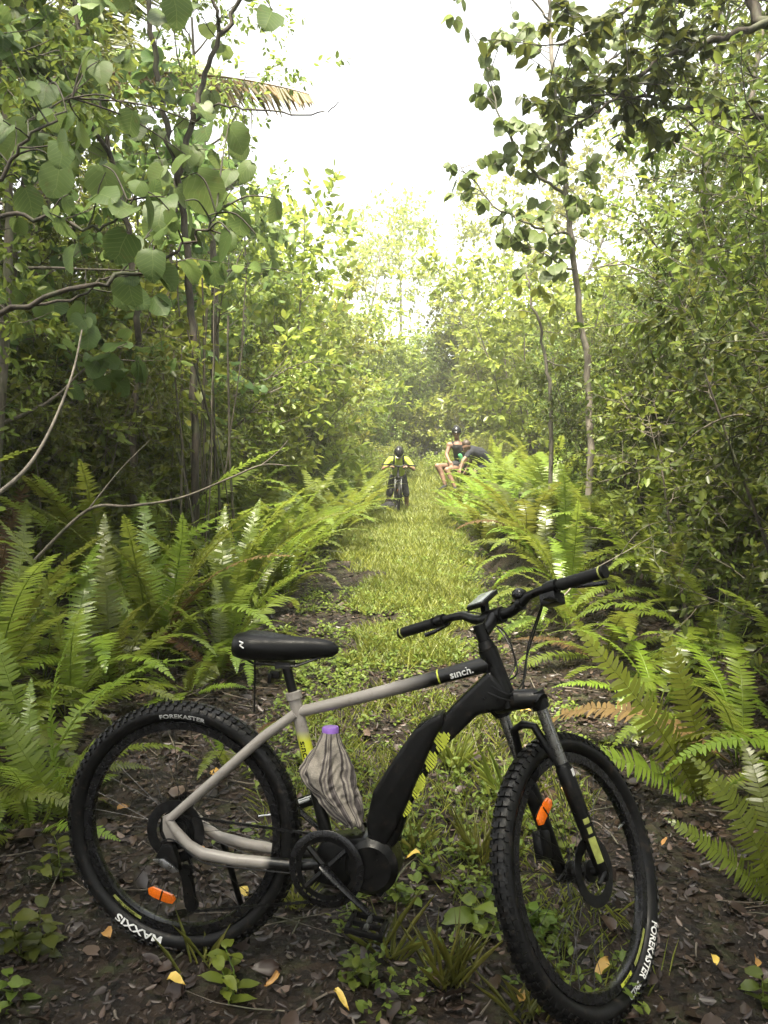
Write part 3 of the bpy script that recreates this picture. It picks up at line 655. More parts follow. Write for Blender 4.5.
# ------------------------------------------------------------------ people: one continuous remeshed body each
def capsule_body(name, caps, balls=(), vox=0.014, smooth=4):
    """tapered limbs (a, ra, b, rb) and ellipsoids (c, (rx, ry, rz)) fused into one skin"""
    bm = bmesh.new()
    for a, ra, b, rb in caps:
        a = Vector(a); b = Vector(b); n = 14
        d = (b - a); q = d.normalized().to_track_quat('Z', 'Y').to_matrix()
        L = d.length; rings = []
        for i in range(4): t = -PI / 2 + PI / 2 * i / 4; rings.append((ra * math.cos(t), ra * math.sin(t)))
        for i in range(5): rings.append((ra + (rb - ra) * i / 4, L * i / 4))
        for i in range(1, 5): t = PI / 2 * i / 4; rings.append((rb * math.cos(t), L + rb * math.sin(t)))
        vs = []
        for r, h in rings: vs.append([bm.verts.new(a + q @ Vector((max(r, 1e-4) * math.cos(2 * PI * k / n), max(r, 1e-4) * math.sin(2 * PI * k / n), h))) for k in range(n)])
        for i in range(len(rings) - 1):
            for k in range(n): bm.faces.new((vs[i][k], vs[i][(k + 1) % n], vs[i + 1][(k + 1) % n], vs[i + 1][k]))
        bm.faces.new(vs[0][::-1]); bm.faces.new(vs[-1])
    for c, r in balls:
        Mx = Matrix.Translation(c) @ Matrix.Diagonal((r[0], r[1], r[2], 1))
        bmesh.ops.create_uvsphere(bm, u_segments=18, v_segments=12, radius=1, matrix=Mx)
    bmesh.ops.recalc_face_normals(bm, faces=bm.faces)
    me = bpy.data.meshes.new(name); bm.to_mesh(me); bm.free()
    o = bpy.data.objects.new('tmp', me); C.objects.link(o)
    r = o.modifiers.new('r', 'REMESH'); r.mode = 'VOXEL'; r.voxel_size = vox
    s = o.modifiers.new('s', 'SMOOTH'); s.iterations = smooth; s.factor = .5
    dg = bpy.context.evaluated_depsgraph_get(); m2 = bpy.data.meshes.new_from_object(o.evaluated_get(dg))
    bpy.data.objects.remove(o); bpy.data.meshes.remove(me)
    m2.name = name
    for p in m2.polygons: p.use_smooth = True
    return m2

def hand(caps, wrist, d, pn, side, curl=.6):
    """palm, four fingers and thumb; d towards the fingertips, pn out of the back of the hand"""
    w = Vector(wrist); d = Vector(d).normalized(); pn = Vector(pn); pn = (pn - d * pn.dot(d)).normalized(); s = d.cross(pn) * side
    caps.append((w, .026, w + d * .05, .03)); caps.append((w + s * .018 + d * .02, .02, w + s * .03 + d * .075, .017)); caps.append((w - s * .018 + d * .02, .02, w - s * .03 + d * .075, .017))
    for k, L in enumerate((.068, .078, .072, .055)):
        b = w + d * .085 + s * (.034 - .0225 * k); m = b + (d * .8 - pn * curl * .6) * (L * .5); e = m + (d * (.8 - curl) - pn * (.3 + curl * .7)) * (L * .55)
        caps.append((b, .0095, m, .009)); caps.append((m, .009, e, .0075))
    b = w + d * .03 + s * .032; m = b + (d * .6 + s * .6 - pn * .2) * .045
    caps.append((b, .012, m, .0105)); caps.append((m, .0105, m + (d * .8 - pn * .5) * .035, .009))

def head_parts(caps, balls, c, face, r=.095):
    """skull, jaw, nose, ears; face = unit vector the face looks along"""
    c = Vector(c); f = Vector(face).normalized(); side = f.cross(Vector((0, 0, 1))).normalized(); up = side.cross(f)
    balls.append((c + f * -.008 + up * .02, (.078, .088, .095))); caps.append((c + f * .025 - up * .01, .066, c + f * .052 - up * .082, .038))
    caps.append((c + f * .088 + up * .012, .011, c + f * .108 - up * .018, .016))
    caps.append((c + f * .084 - up * .052 + side * -.018, .011, c + f * .084 - up * .052 + side * .018, .011))
    for s in (-1, 1):
        balls.append((c + side * s * .080 - f * .01, (.016, .016, .032)))
        caps.append((c + f * .076 + up * .03 + side * s * .012, .012, c + f * .062 + up * .03 + side * s * .05, .012))
    return f, side, up

def eyes(root, c, f, side, up):
    for s in (-1, 1):
        mb = MB(); p = Vector(c) + f * .079 + up * .008 + side * s * .031
        mb.lathe([(0, -.010), (.010, -.006), (.012, 0), (.010, .006), (0, .010)], Matrix.Translation(p), 10)
        mb.build('eye', MAT['gloss'], root)

def helmet(root, c, f, side, up, mat):
    base = Matrix((side, f, up)).transposed().to_4x4(); base.translation = Vector(c) + up * .035 - f * .012
    bm = bmesh.new(); bmesh.ops.create_uvsphere(bm, u_segments=24, v_segments=16, radius=1)
    for v in bm.verts:
        x, y, z = v.co
        k = 1 + .05 * math.cos(6 * math.atan2(x, y + .001)) * max(0, z)
        z2 = z if z > -.25 else -.25 - (z + .25) * .1
        v.co = base @ Vector((x * .104 * k, y * .135 * k, z2 * .118 + .012))
    me = bpy.data.meshes.new('helmet'); bm.to_mesh(me); bm.free()
    for p in me.polygons: p.use_smooth = True
    h = link('helmet', me, MAT[mat], root)
    for s in (-.5, 0, .5):
        mb = MB(); pts = [base @ Vector((s * .095 * (1 - abs(t) * .3), t * .112, .133 * math.sqrt(max(.05, 1 - (t * .84) ** 2 - (s * .75) ** 2)) + .013)) for t in (-.8, -.4, 0, .4, .8)]
        mb.tube(pts, [.004, .009, .010, .009, .004], 6, flat=.4); mb.build('helmet_vent', MAT['darkcloth'], h)
    mb = MB(); mb.tube([base @ Vector((-.07, .115, -.008)), base @ Vector((-.03, .155, -.004)), base @ Vector((.03, .155, -.004)), base @ Vector((.07, .115, -.008))], .009, 6); mb.build('visor', MAT[mat], h)
    return h

# rider astride his bike, looking down at the bars (x right, -y towards the camera)
R0 = Vector((.30, 17.95, 0)); R0.z = H(.30, 17.95)
def rider():
    root = empty('person', R0)
    P = lambda x, y, z: Vector((x, y, z))
    hipc = P(0, .16, .84); sh = P(0, -.12, 1.20); hd = P(0, -.29, 1.325)
    caps = []; balls = []
    caps += [(hipc, .135, P(0, .05, 1.0), .125), (P(0, .05, 1.0), .125, P(0, -.09, 1.16), .14), (P(-.13, -.11, 1.19), .065, P(.13, -.11, 1.19), .065), (sh, .06, P(0, -.24, 1.29), .052)]
    for s in (-1, 1):
        h = P(s * .09, .16, .83); k = P(s * .19, .02, .46); a = P(s * .205, .14, .09)
        caps += [(h, .092, k, .056), (k, .054, (k + a) / 2 + P(0, .02, .03), .055), ((k + a) / 2 + P(0, .02, .03), .055, a, .036)]
        shd = P(s * .19, -.11, 1.185); el = P(s * .335, -.17, .985); wr = P(s * .20, -.36, 1.055)
        caps += [(shd, .05, el, .038), (el, .037, wr, .026)]
        hand(caps, wr, P(-s * .75, -.45, 0), P(0, 0, 1), -s)
    fdir = Vector((0, -.62, -.78)).normalized()
    f, sd_, up = head_parts(caps, balls, hd, fdir)
    link('body', capsule_body('rider_body', caps, balls), MAT['skin'], root)
    eyes(root, hd, f, sd_, up)
    # yellow tee
    caps = [(P(0, .13, .90), .148, P(0, .05, 1.0), .142), (P(0, .05, 1.0), .142, P(0, -.09, 1.16), .157), (P(-.14, -.11, 1.19), .076, P(.14, -.11, 1.19), .076)]
    for s in (-1, 1): shd = P(s * .18, -.11, 1.19); el = P(s * .335, -.17, .985); caps.append((shd, .070, shd.lerp(el, .62), .060))
    link('tee_shirt', capsule_body('tee', caps), MAT['tee'], root)
    caps = [(P(0, .17, .86), .152, P(0, .15, .80), .152)]
    for s in (-1, 1): caps.append((P(s * .09, .15, .80), .108, P(s * .188, .03, .44), .078))
    link('shorts', capsule_body('shorts', caps), MAT['darkcloth'], root)
    for s in (-1, 1):
        mb = MB(); mb.tube([P(s * .085, .0, 1.26), P(s * .10, -.19, 1.29), P(s * .105, -.24, 1.18), P(s * .115, -.15, 1.02), P(s * .13, .0, .98)], [.02, .022, .022, .02, .018], 8, flat=.5)
        mb.build('backpack_strap', MAT['darkcloth'], root)
        a = P(s * .205, .14, .09)
        link('shoe', capsule_body('shoe', [(a + P(0, .02, -.035), .045, a + P(0, -.06, -.05), .044), (a + P(0, -.05, -.052), .043, a + P(s * .01, -.16, -.056), .034)]), MAT['darkcloth'], root)
    link('backpack', capsule_body('backpack', [(P(0, .20, 1.02), .12, P(0, .06, 1.25), .11)], [(P(-.06, .2, 1.05), (.1, .09, .14)), (P(.06, .2, 1.05), (.1, .09, .14))]), MAT['darkcloth'], root)
    helmet(root, hd, f, sd_, up, 'helmet')
    tag(root, 'person in yellow tee and black helmet astride a bicycle, head bowed over the handlebar', 'person')
rider()
bm4 = Matrix.Translation((R0.x - .01, R0.y + .55, R0.z)) @ Matrix.Rotation(-PI / 2, 4, 'Z')
b2 = make_bike('bicycle', bm4, 0.05, hero=False)
tag(b2, 'dark bicycle seen from the front between the legs of the yellow tee rider', 'bicycle')

def seated():
    G = lambda px, py, dd: at(px, py, 17.1 + dd)
    root = empty('person', G(462, 470, .15))
    root0 = root.location.copy(); L = lambda v: v - root0
    hip = L(G(462, 466, .15)); ch = L(G(459.5, 449, .02)); nk = L(G(457.5, 442, -.03)); hd = L(G(456.5, 433.5, -.06))
    shl = L(G(449.5, 445, -.02)); shr = L(G(466.5, 445.5, .06)); caps = []; balls = []
    caps += [(hip, .135, ch, .135), (ch, .13, nk + Vector((0, 0, -.08)), .12), (shl, .068, shr, .068), (nk + Vector((0, 0, -.05)), .058, hd, .05)]
    kl = L(G(437.5, 466, -.22)); al = L(G(445.5, 485, -.25)); kr = L(G(447, 470, -.42)); ar = L(G(455, 487, -.45))
    caps += [(hip + Vector((-.04, -.02, -.02)), .095, kl, .062), (kl, .060, kl.lerp(al, .35) + Vector((.02, .02, 0)), .057), (kl.lerp(al, .35) + Vector((.02, .02, 0)), .057, al, .038)]
    caps += [(hip + Vector((.02, -.10, -.03)), .095, kr, .062), (kr, .058, ar, .038)]
    ell = L(G(446.5, 455, -.08)); wl = L(G(449.5, 461.5, -.26)); elr = L(G(469.5, 455, -.08)); wr = L(G(463.5, 463.5, -.26))
    caps += [(shl, .052, ell, .04), (ell, .04, wl, .028), (shr, .052, elr, .04), (elr, .04, wr, .028)]
    hand(caps, wl, (.3, -.5, -.5), (-.6, -.5, .4), 1); hand(caps, wr, (-.5, -.5, -.4), (.5, -.5, .5), -1)
    f, sd_, up = head_parts(caps, balls, hd, (-.12, -1, -.05))
    link('body', capsule_body('seated_body', caps, balls), MAT['skin'], root); eyes(root, hd, f, sd_, up)
    link('tank_top', capsule_body('tank', [(hip + Vector((0, 0, .03)), .15, ch, .148), (ch, .145, nk + Vector((0, 0, -.10)), .125), (ch + Vector((-.09, -.09, .02)), .05, shl.lerp(nk, .40) + Vector((0, -.02, .03)), .034), (ch + Vector((.09, -.07, .02)), .05, shr.lerp(nk, .40) + Vector((0, -.02, .03)), .034)]), MAT['darkcloth'], root)
    link('shorts', capsule_body('shorts', [(hip, .15, hip.lerp(kl, .35), .11), (hip + Vector((.02, -.1, -.02)), .12, hip.lerp(kr, .55), .10)]), MAT['darkcloth'], root)
    link('shirt_print', capsule_body('print', [(ch.lerp(hip, .35) + Vector((-.02, -.125, 0)), .05, ch.lerp(hip, .75) + Vector((.0, -.13, 0)), .055)]), MAT['greencloth'], root)
    for a, d in ((al, Vector((-.10, -.10, -.03))), (ar, Vector((-.04, -.14, -.03)))):
        link('shoe', capsule_body('shoe', [(a + Vector((0, 0, -.03)), .05, a + d * .5 + Vector((0, 0, -.04)), .046), (a + d * .5 + Vector((0, 0, -.045)), .045, a + d * 1.2 + Vector((0, 0, -.045)), .034)]), MAT['darkcloth'], root)
    helmet(root, hd, f, sd_, up, 'helmet')
    tag(root, 'person in black tank top sitting on the fern bank, bare leg bent', 'person')
seated()

def leaning():
    G = lambda px, py, dd: at(px, py, 16.7 + dd)
    root = empty('person', G(484, 468, .1)); root0 = root.location.copy(); L = lambda v: v - root0
    hip = L(G(486, 463, .1)); sh = L(G(471.5, 452, -.12)); hd = L(G(466.5, 446.5, -.22)); caps = []; balls = []
    mid = hip.lerp(sh, .5) + Vector((.02, 0, .06))
    caps += [(hip, .14, mid, .135), (mid, .135, sh, .125), (sh, .06, hd, .05)]
    sl_ = sh + Vector((-.05, -.13, -.02)); sr_ = sh + Vector((.02, .14, .0))
    caps.append((sl_, .06, sr_, .06))
    e1 = L(G(463, 461, -.32)); w1 = L(G(460.5, 468.5, -.36)); e2 = L(G(470.5, 462, .08)); w2 = L(G(466, 470, -.1))
    caps += [(sl_, .053, e1, .041), (e1, .04, w1, .028), (sr_, .05, e2, .04), (e2, .04, w2, .028)]
    hand(caps, w1, (-.3, -.3, -.8), (-.5, -.6, 0), 1); hand(caps, w2, (-.3, -.3, -.8), (.5, -.5, 0), -1)
    k1 = hip + Vector((-.30, -.22, -.22)); a1 = hip + Vector((-.05, -.20, -.58)); k2 = hip + Vector((-.22, .12, -.28)); a2 = hip + Vector((.05, .12, -.60))
    for k, a in ((k1, a1), (k2, a2)): caps += [(hip, .098, k, .062), (k, .058, a, .038), (a, .04, a + Vector((-.14, -.06, -.05)), .035)]
    f, sd_, up = head_parts(caps, balls, hd, (-.62, -.45, -.62))
    link('body', capsule_body('leaning_body', caps, balls), MAT['skin'], root); eyes(root, hd, f, sd_, up)
    link('shirt', capsule_body('shirt', [(hip.lerp(mid, .2), .153, mid, .15), (mid, .15, sh, .138), (sl_, .07, sr_, .07), (sl_, .066, sl_.lerp(e1, .45), .058), (sr_, .066, sr_.lerp(e2, .45), .058)]), MAT['bluecloth'], root)
    link('shorts', capsule_body('shorts', [(hip, .152, hip + Vector((-.03, 0, -.04)), .15), (hip, .12, hip.lerp(k1, .7), .09), (hip, .12, hip.lerp(k2, .7), .09)]), MAT['bluecloth'], root)
    link('hair', capsule_body('hair', [], [(Vector(hd) + up * .045 - f * .03, (.09, .092, .085))]), MAT['hair'], root)
    tag(root, 'brown haired person in dark shirt bending forward on the fern bank', 'person')
leaning()
# dark bag in the grass beside the rider
bp_ = at(389, 513, 17.7); z_ = H(bp_.x, bp_.y)
bg_ = empty('bag', (bp_.x, bp_.y, z_))
link('bag_body', capsule_body('bag', [(Vector((-.1, 0, .12)), .13, Vector((.1, 0, .1)), .11)], [(Vector((0, 0, .17)), (.15, .12, .14))]), MAT['darkcloth'], bg_)
MB().tube([(-.12, 0, .22), (-.06, -.03, .35), (.04, -.03, .34), (.10, 0, .20)], .012, 6).build('bag_handle', MAT['darkcloth'], bg_)
tag(bg_, 'dark bag lying in the grass by the foot of the yellow tee rider', 'bag')
# ------------------------------------------------------------------ foliage library (numpy)
def np_mesh(name, V, quads=None, tris=None, smooth=False):
    me = bpy.data.meshes.new(name)
    q = np.asarray(quads if quads is not None and len(quads) else np.zeros((0, 4)), np.int32); t = np.asarray(tris if tris is not None and len(tris) else np.zeros((0, 3)), np.int32)
    me.vertices.add(len(V)); me.vertices.foreach_set('co', np.ascontiguousarray(V, np.float32).ravel())
    nl = q.size + t.size; me.loops.add(nl); me.loops.foreach_set('vertex_index', np.concatenate([q.ravel(), t.ravel()]).astype(np.int32))
    me.polygons.add(len(q) + len(t))
    ls = np.concatenate([np.arange(len(q)) * 4, q.size + np.arange(len(t)) * 3]).astype(np.int32)
    me.polygons.foreach_set('loop_start', ls)
    if smooth: me.polygons.foreach_set('use_smooth', np.ones(len(q) + len(t), bool))
    me.update(calc_edges=True); me.validate()
    return me

def nrm(a): return a / np.maximum(np.linalg.norm(a, axis=-1, keepdims=True), 1e-9)

def template(kind):
    """a leaf along +x, length 1; quads only"""
    if kind == 'lance':
        o = [(0, 0), (.30, .13), (.68, .11), (1, 0)]; fold = .25; curl = -.10
    elif kind == 'oval':
        o = [(0, 0), (.28, .24), (.68, .22), (1, 0)]; fold = .25; curl = -.12
    elif kind == 'broad':
        o = [(0, 0), (.12, .17), (.35, .27), (.62, .24), (.86, .11), (1, 0)]; fold = .28; curl = -.22
    elif kind == 'heart':
        o = [(.04, 0), (-.05, .15), (.02, .33), (.20, .46), (.45, .49), (.68, .42), (.85, .28), (.95, .13), (1, 0)]; fold = .10; curl = -.30
    elif kind == 'blade':
        o = [(0, 0), (.1, .022), (.55, .020), (1, 0)]; fold = .1; curl = -.25
    elif kind == 'dead':
        o = [(0, 0), (.25, .20), (.65, .19), (1, 0)]; fold = .5; curl = .28
    mid = o; n = len(o); V = []
    z = lambda x, y: abs(y) * fold + curl * (x * x if kind != 'dead' else (x - .5) ** 2 * 4 - 1 + .3 * y)
    for x, y in o: V.append((max(x, .05) if kind == 'heart' else x, 0, z(x, 0)))
    L = []; 
    for x, y in o[1:-1]: L.append(len(V)); V.append((x, y, z(x, y)))
    Rr = []
    for x, y in o[1:-1]: Rr.append(len(V)); V.append((x, -y, z(x, -y)))
    Q = []; T = []
    if kind in ('lance', 'oval', 'blade', 'dead'):
        V = [V[0], V[3], (o[1][0], o[1][1], z(*o[1])), (o[2][0], o[2][1], z(*o[2])), (o[1][0], -o[1][1], z(*o[1])), (o[2][0], -o[2][1], z(*o[2]))]
        V = [(V[0][0], 0, z(V[0][0], 0)), (1, 0, z(1, 0))] + V[2:]
        Q = [(0, 1, 3, 2), (0, 4, 5, 1)]
    else:
        # centre line points 0..n-1 ; sides
        for side, S in ((1, L), (-1, Rr)):
            for i in range(len(S) - 1):
                a, b, c, d = i + 1, i + 2, S[i + 1], S[i]
                Q.append((a, b, c, d) if side > 0 else (d, c, b, a))
            Q.append((0, 1, S[0], S[0])); Q.append((n - 2, n - 1, S[-1], S[-1]))
        T = [(q[0], q[1], q[2]) for q in Q if q[2] == q[3]]; Q = [q for q in Q if q[2] != q[3]]
    return np.array(V, float), np.array(Q, int).reshape(-1, 4), np.array(T, int).reshape(-1, 3)
TPL = {k: template(k) for k in ('lance', 'oval', 'broad', 'heart', 'blade', 'dead')}

def place_leaves(kind, P, X, Z, S, W=None):
    """leaf copies at P along X with upper side towards Z, size S; returns V, quads, tris"""
    V, Q, T = TPL[kind]; n = len(P)
    X = nrm(np.asarray(X, float)); Y = nrm(np.cross(Z, X)); Zz = np.cross(X, Y)
    S = np.broadcast_to(np.asarray(S, float), (n,)); W = S if W is None else np.broadcast_to(W, (n,))
    out = P[:, None, :] + V[None, :, 0:1] * (X * S[:, None])[:, None, :] + V[None, :, 1:2] * (Y * W[:, None])[:, None, :] + V[None, :, 2:3] * (Zz * S[:, None])[:, None, :]
    if len(V) > 10:
        jr = np.random.default_rng(n + 7); out = out + jr.normal(0, 1, out.shape) * (S * .022)[:, None, None]
        bw = jr.uniform(-.18, .18, (n, 1)); out = out + Zz[:, None, :] * ((V[None, :, 1] ** 2 * bw * 4 + V[None, :, 1] * V[None, :, 0] * jr.normal(0, .25, (n, 1))) * S[:, None])[:, :, None]
    off = (np.arange(n) * len(V))[:, None, None]
    return out.reshape(-1, 3), (Q[None] + off).reshape(-1, 4), (T[None] + off).reshape(-1, 3)

def leaf_uv(me, kind):
    t = TPL[kind][0]; n = len(me.vertices) // len(t); a = me.attributes.new('leafuv', 'FLOAT_VECTOR', 'POINT')
    a.data.foreach_set('vector', np.ascontiguousarray(np.tile(t, (n, 1)), np.float32).ravel())

def join_np(parts):
    Vs, Qs, Ts, k = [], [], [], 0
    for V, Q, T in parts:
        Vs.append(V); Qs.append(np.asarray(Q, int).reshape(-1, 4) + k); Ts.append(np.asarray(T, int).reshape(-1, 3) + k); k += len(V)
    return np.concatenate(Vs), np.concatenate(Qs), np.concatenate(Ts)

def tube_np(P, R, n=6):
    P = np.asarray(P, float); R = np.asarray(R, float); m = len(P)
    T = nrm(np.gradient(P, axis=0)); ref = np.array([0.13, .97, .2]) if abs(T[0][1]) < .8 else np.array([1., .1, 0])
    A = nrm(np.cross(T, ref)); B = np.cross(T, A)
    w = 2 * PI * np.arange(n) / n
    V = P[:, None] + R[:, None, None] * (A[:, None] * np.cos(w)[None, :, None] + B[:, None] * np.sin(w)[None, :, None])
    i = np.arange(m - 1)[:, None]; k = np.arange(n)[None]
    Q = np.stack([i * n + k, i * n + (k + 1) % n, (i + 1) * n + (k + 1) % n, (i + 1) * n + k], -1).reshape(-1, 4)
    return V.reshape(-1, 3), Q, np.zeros((0, 3), int)

def limb(rng, a, d, L, bend, up, m=8, sag=0.0):
    """a wandering limb: returns points"""
    P = [np.array(a, float)]; d = nrm(np.array(d, float)); st = L / (m - 1)
    for i in range(m - 1):
        d = nrm(d + rng.normal(0, bend, 3) + np.array([0, 0, up - sag * i / m])); P.append(P[-1] + d * st)
    return np.array(P)

def along(P, t):
    f = np.clip(t, 0, 1) * (len(P) - 1); i = min(int(f), len(P) - 2); u = f - i
    return P[i] * (1 - u) + P[i + 1] * u, nrm(P[i + 1] - P[i])

def plant(seed, height, r0, trunk_n, first, n1, L1, n2, L2, leaf, lsize, per_twig, up1=.03, up2=.02, bend=.12, lean=.12, spread=1.0, flat=0.0, n3=0, L3=0.3, droop=.3, stems=1, sbase=.12, top=True, jitter=.5, leafless=0.0):
    """stems > limbs > twigs (> twiglets) with leaves; returns (wood, leaves)"""
    rng = np.random.default_rng(seed); wood = []; LP = []; LX = []
    def leaves_on(P, n):
        for k in range(n):
            t = rng.uniform(.15, 1.0); p, d = along(P, t)
            o = rng.normal(0, 1, 3); o = nrm(o - d * o.dot(d)); x = nrm(d * rng.uniform(.2, .9) + o * rng.uniform(.5, 1) + np.array([0, 0, -droop * rng.uniform(.2, 1)]))
            LP.append(p + o * .01); LX.append(x)
        p, d = along(P, 1.0); LP.append(p); LX.append(d)
    for s in range(stems):
        a = rng.uniform(0, 2 * PI); ln = lean * rng.uniform(.4, 1.6) if stems > 1 else lean
        h = height * rng.uniform(.65, 1.0) if stems > 1 else height
        base = np.array([math.cos(a), math.sin(a), 0]) * sbase * (stems > 1) * rng.uniform(.3, 1)
        P = limb(rng, base, (math.cos(a) * ln, math.sin(a) * ln, 1), h, bend * .35, .03, 14)
        P[0, 2] -= .15
        R = r0 * (1 - .82 * np.linspace(0, 1, 14) ** 1.1) * (1 if stems == 1 else rng.uniform(.6, 1)); R[0] *= 1.25
        wood.append(tube_np(P, R, 8 if stems == 1 else 6))
        ph = rng.uniform(0, 6.28)
        for i in range(n1):
            t = first + (1 - first) * (i + rng.uniform(.1, .9)) / n1; p, d = along(P, t); ph += 2.4 + rng.normal(0, .4)
            el = rng.uniform(.15, .8) * (1 - flat)
            dr = np.array([math.cos(ph) * spread, math.sin(ph) * spread, el])
            l1 = L1 * rng.uniform(.6, 1.15) * (1 - .55 * max(0, (t - first) / (1 - first)) ** 1.5)
            B = limb(rng, p, dr, l1, bend, up1, 8); rb = max(.004, r0 * .38 * (1 - t * .6)); wood.append(tube_np(B, rb * (1 - .8 * np.linspace(0, 1, 8)), 5))
            for j in range(n2):
                u = .2 + .8 * (j + rng.uniform(0, 1)) / n2; q, e = along(B, u)
                o = rng.normal(0, 1, 3); o[2] = o[2] * (1 - flat) * .8 + .12; o = nrm(o - e * o.dot(e) * .6)
                T = limb(rng, q, nrm(e * .6 + o), L2 * rng.uniform(.55, 1.2), bend * 1.3, up2, 5); wood.append(tube_np(T, np.linspace(max(.003, rb * .35), .0015, 5), 4))
                if n3:
                    for k in range(n3):
                        c, g = along(T, .25 + .75 * (k + .5) / n3); o = rng.normal(0, 1, 3); o[2] *= (1 - flat)
                        TT = limb(rng, c, nrm(g * .6 + nrm(o)), L3 * rng.uniform(.6, 1.2), bend, up2, 3)
                        if rng.uniform() > leafless: leaves_on(TT, per_twig)
                elif rng.uniform() > leafless: leaves_on(T, per_twig)
    LP = np.array(LP); LX = np.array(LX); n = len(LP)
    Z = nrm(np.array([0, 0, 1.]) + rng.normal(0, jitter, (n, 3))); S = lsize * rng.uniform(.6, 1.25, n)
    return wood, place_leaves(leaf, LP, LX, Z, S)

def wood_mesh(name, wood): V, Q, T = join_np(wood); return np_mesh(name, V, Q, T, True)

def frond(seed, L, w, e0, e1, n=44, side=0.0, tipn=.8, rough=.08):
    """a sword fern frond from the origin along +x; e0, e1 elevation at base and tip (radians)"""
    rng = np.random.default_rng(seed); m = 26
    s = np.linspace(0, 1, m); el = e0 + (e1 - e0) * s ** 1.3; az = side * s ** 2
    d = np.stack([np.cos(el) * np.cos(az), np.cos(el) * np.sin(az), np.sin(el)], -1); P = np.concatenate([[[0, 0, 0]], np.cumsum(d[:-1] * L / (m - 1), 0)])
    parts = [tube_np(P, np.linspace(.0032, .0009, m) * L / .8, 4)]
    t = np.linspace(.10, .995, n); f = t * (m - 1); i = np.minimum(f.astype(int), m - 2); u = (f - i)[:, None]
    C_ = P[i] * (1 - u) + P[i + 1] * u; D = nrm(P[i + 1] - P[i])
    Y = np.stack([-np.sin(az[i]), np.cos(az[i]), 0 * t], -1); Zu = np.cross(D, Y)
    env = np.minimum(1, .45 + (t - .1) * 3.2) * (1 - np.clip((t - .45) / .55, 0, 1) ** 1.7) ** tipn + .03
    for sd in (1, -1):
        X = nrm(Y * sd + D * (.18 + .3 * t[:, None] ** 2) + Zu * .10 + rng.normal(0, rough, (n, 3))); Z = nrm(Zu + rng.normal(0, .12, (n, 3)))
        ln = w * env * rng.uniform(.84, 1.1, n) * np.where(rng.uniform(0, 1, n) < .05, rng.uniform(.05, .6, n), 1); base = .86 * L * .9 / n * 1.05
        # pinna: 6 vertices, slight droop
        Yp = nrm(np.cross(Z, X)); wd = np.full(n, base)[:, None] * .5
        v = np.stack([C_ - Yp * wd, C_ + Yp * wd, C_ + X * (ln * .6)[:, None] - Yp * wd * .82 - Z * (ln * .05)[:, None], C_ + X * (ln * .6)[:, None] + Yp * wd * .82 - Z * (ln * .05)[:, None],
                      C_ + X * ln[:, None] - Yp * wd * .12 - Z * (ln * .16)[:, None], C_ + X * ln[:, None] + Yp * wd * .28 - Z * (ln * .16)[:, None]], 1)
        o = (np.arange(n) * 6)[:, None, None]; q = np.array([(0, 2, 3, 1), (2, 4, 5, 3)])[None] + o
        parts.append((v.reshape(-1, 3), q.reshape(-1, 4), np.zeros((0, 3), int)))
    return join_np(parts)

def rot_np(V, rz, tilt=0.0, sc=1.0):
    c, s = math.cos(tilt), math.sin(tilt); V = np.stack([V[:, 0] * c - V[:, 2] * s, V[:, 1], V[:, 0] * s + V[:, 2] * c], -1) * sc
    c, s = math.cos(rz), math.sin(rz); return np.stack([V[:, 0] * c - V[:, 1] * s, V[:, 0] * s + V[:, 1] * c, V[:, 2]], -1)

M = MAT
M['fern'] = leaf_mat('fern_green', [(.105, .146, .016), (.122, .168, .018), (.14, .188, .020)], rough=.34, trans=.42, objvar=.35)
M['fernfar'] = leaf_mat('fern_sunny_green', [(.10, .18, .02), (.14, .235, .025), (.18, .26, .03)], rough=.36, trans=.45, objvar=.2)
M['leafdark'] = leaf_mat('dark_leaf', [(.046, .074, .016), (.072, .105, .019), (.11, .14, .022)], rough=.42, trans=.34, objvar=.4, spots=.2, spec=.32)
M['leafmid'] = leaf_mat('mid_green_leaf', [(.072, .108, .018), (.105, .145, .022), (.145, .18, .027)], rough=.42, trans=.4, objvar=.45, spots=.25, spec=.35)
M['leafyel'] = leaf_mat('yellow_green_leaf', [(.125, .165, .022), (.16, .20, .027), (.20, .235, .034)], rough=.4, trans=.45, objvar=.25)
M['leafbig'] = leaf_mat('big_soft_leaf', [(.070, .118, .032), (.088, .14, .036), (.11, .165, .04)], rough=.5, trans=.42, veins=True, objvar=.15, spots=.35, spec=.35)
M['palm'] = leaf_mat('palm_leaflet', [(.05, .09, .02), (.11, .15, .025), (.17, .18, .03)], rough=.35, trans=.35)
M['palmdry'] = leaf_mat('yellowing_palm_leaflet', [(.10, .13, .03), (.24, .20, .05), (.38, .27, .06)], rough=.5, trans=.4)
M['grass'] = leaf_mat('grass_blade', [(.11, .14, .022), (.155, .185, .027), (.23, .245, .042)], rough=.4, trans=.4)
M['weed'] = leaf_mat('weed_leaf', [(.07, .11, .018), (.11, .16, .024), (.15, .19, .03)], rough=.5, trans=.35, spots=.2, spec=.3)
M['ferndry'] = leaf_mat('withered_frond', [(.07, .045, .018), (.12, .08, .03)], rough=.6, trans=.2, objvar=.3, spec=.2)
M['litter'] = leaf_mat('dead_leaf', [(.009, .0055, .004), (.024, .014, .009), (.014, .009, .007), (.045, .028, .018), (.018, .011, .008), (.11, .078, .060)], rough=.42, trans=.0, objvar=.0, spec=.45)
M['yellowleaf'] = leaf_mat('fallen_yellow_leaf', [(.48, .27, .05), (.55, .36, .10), (.40, .20, .05)], rough=.45, trans=.15, objvar=.3, spots=.45)
M['bark'] = bark_mat('grey_brown_bark', (.055, .045, .035), (.17, .145, .115))
M['barkdark'] = bark_mat('dark_bark', (.022, .018, .014), (.075, .06, .045))
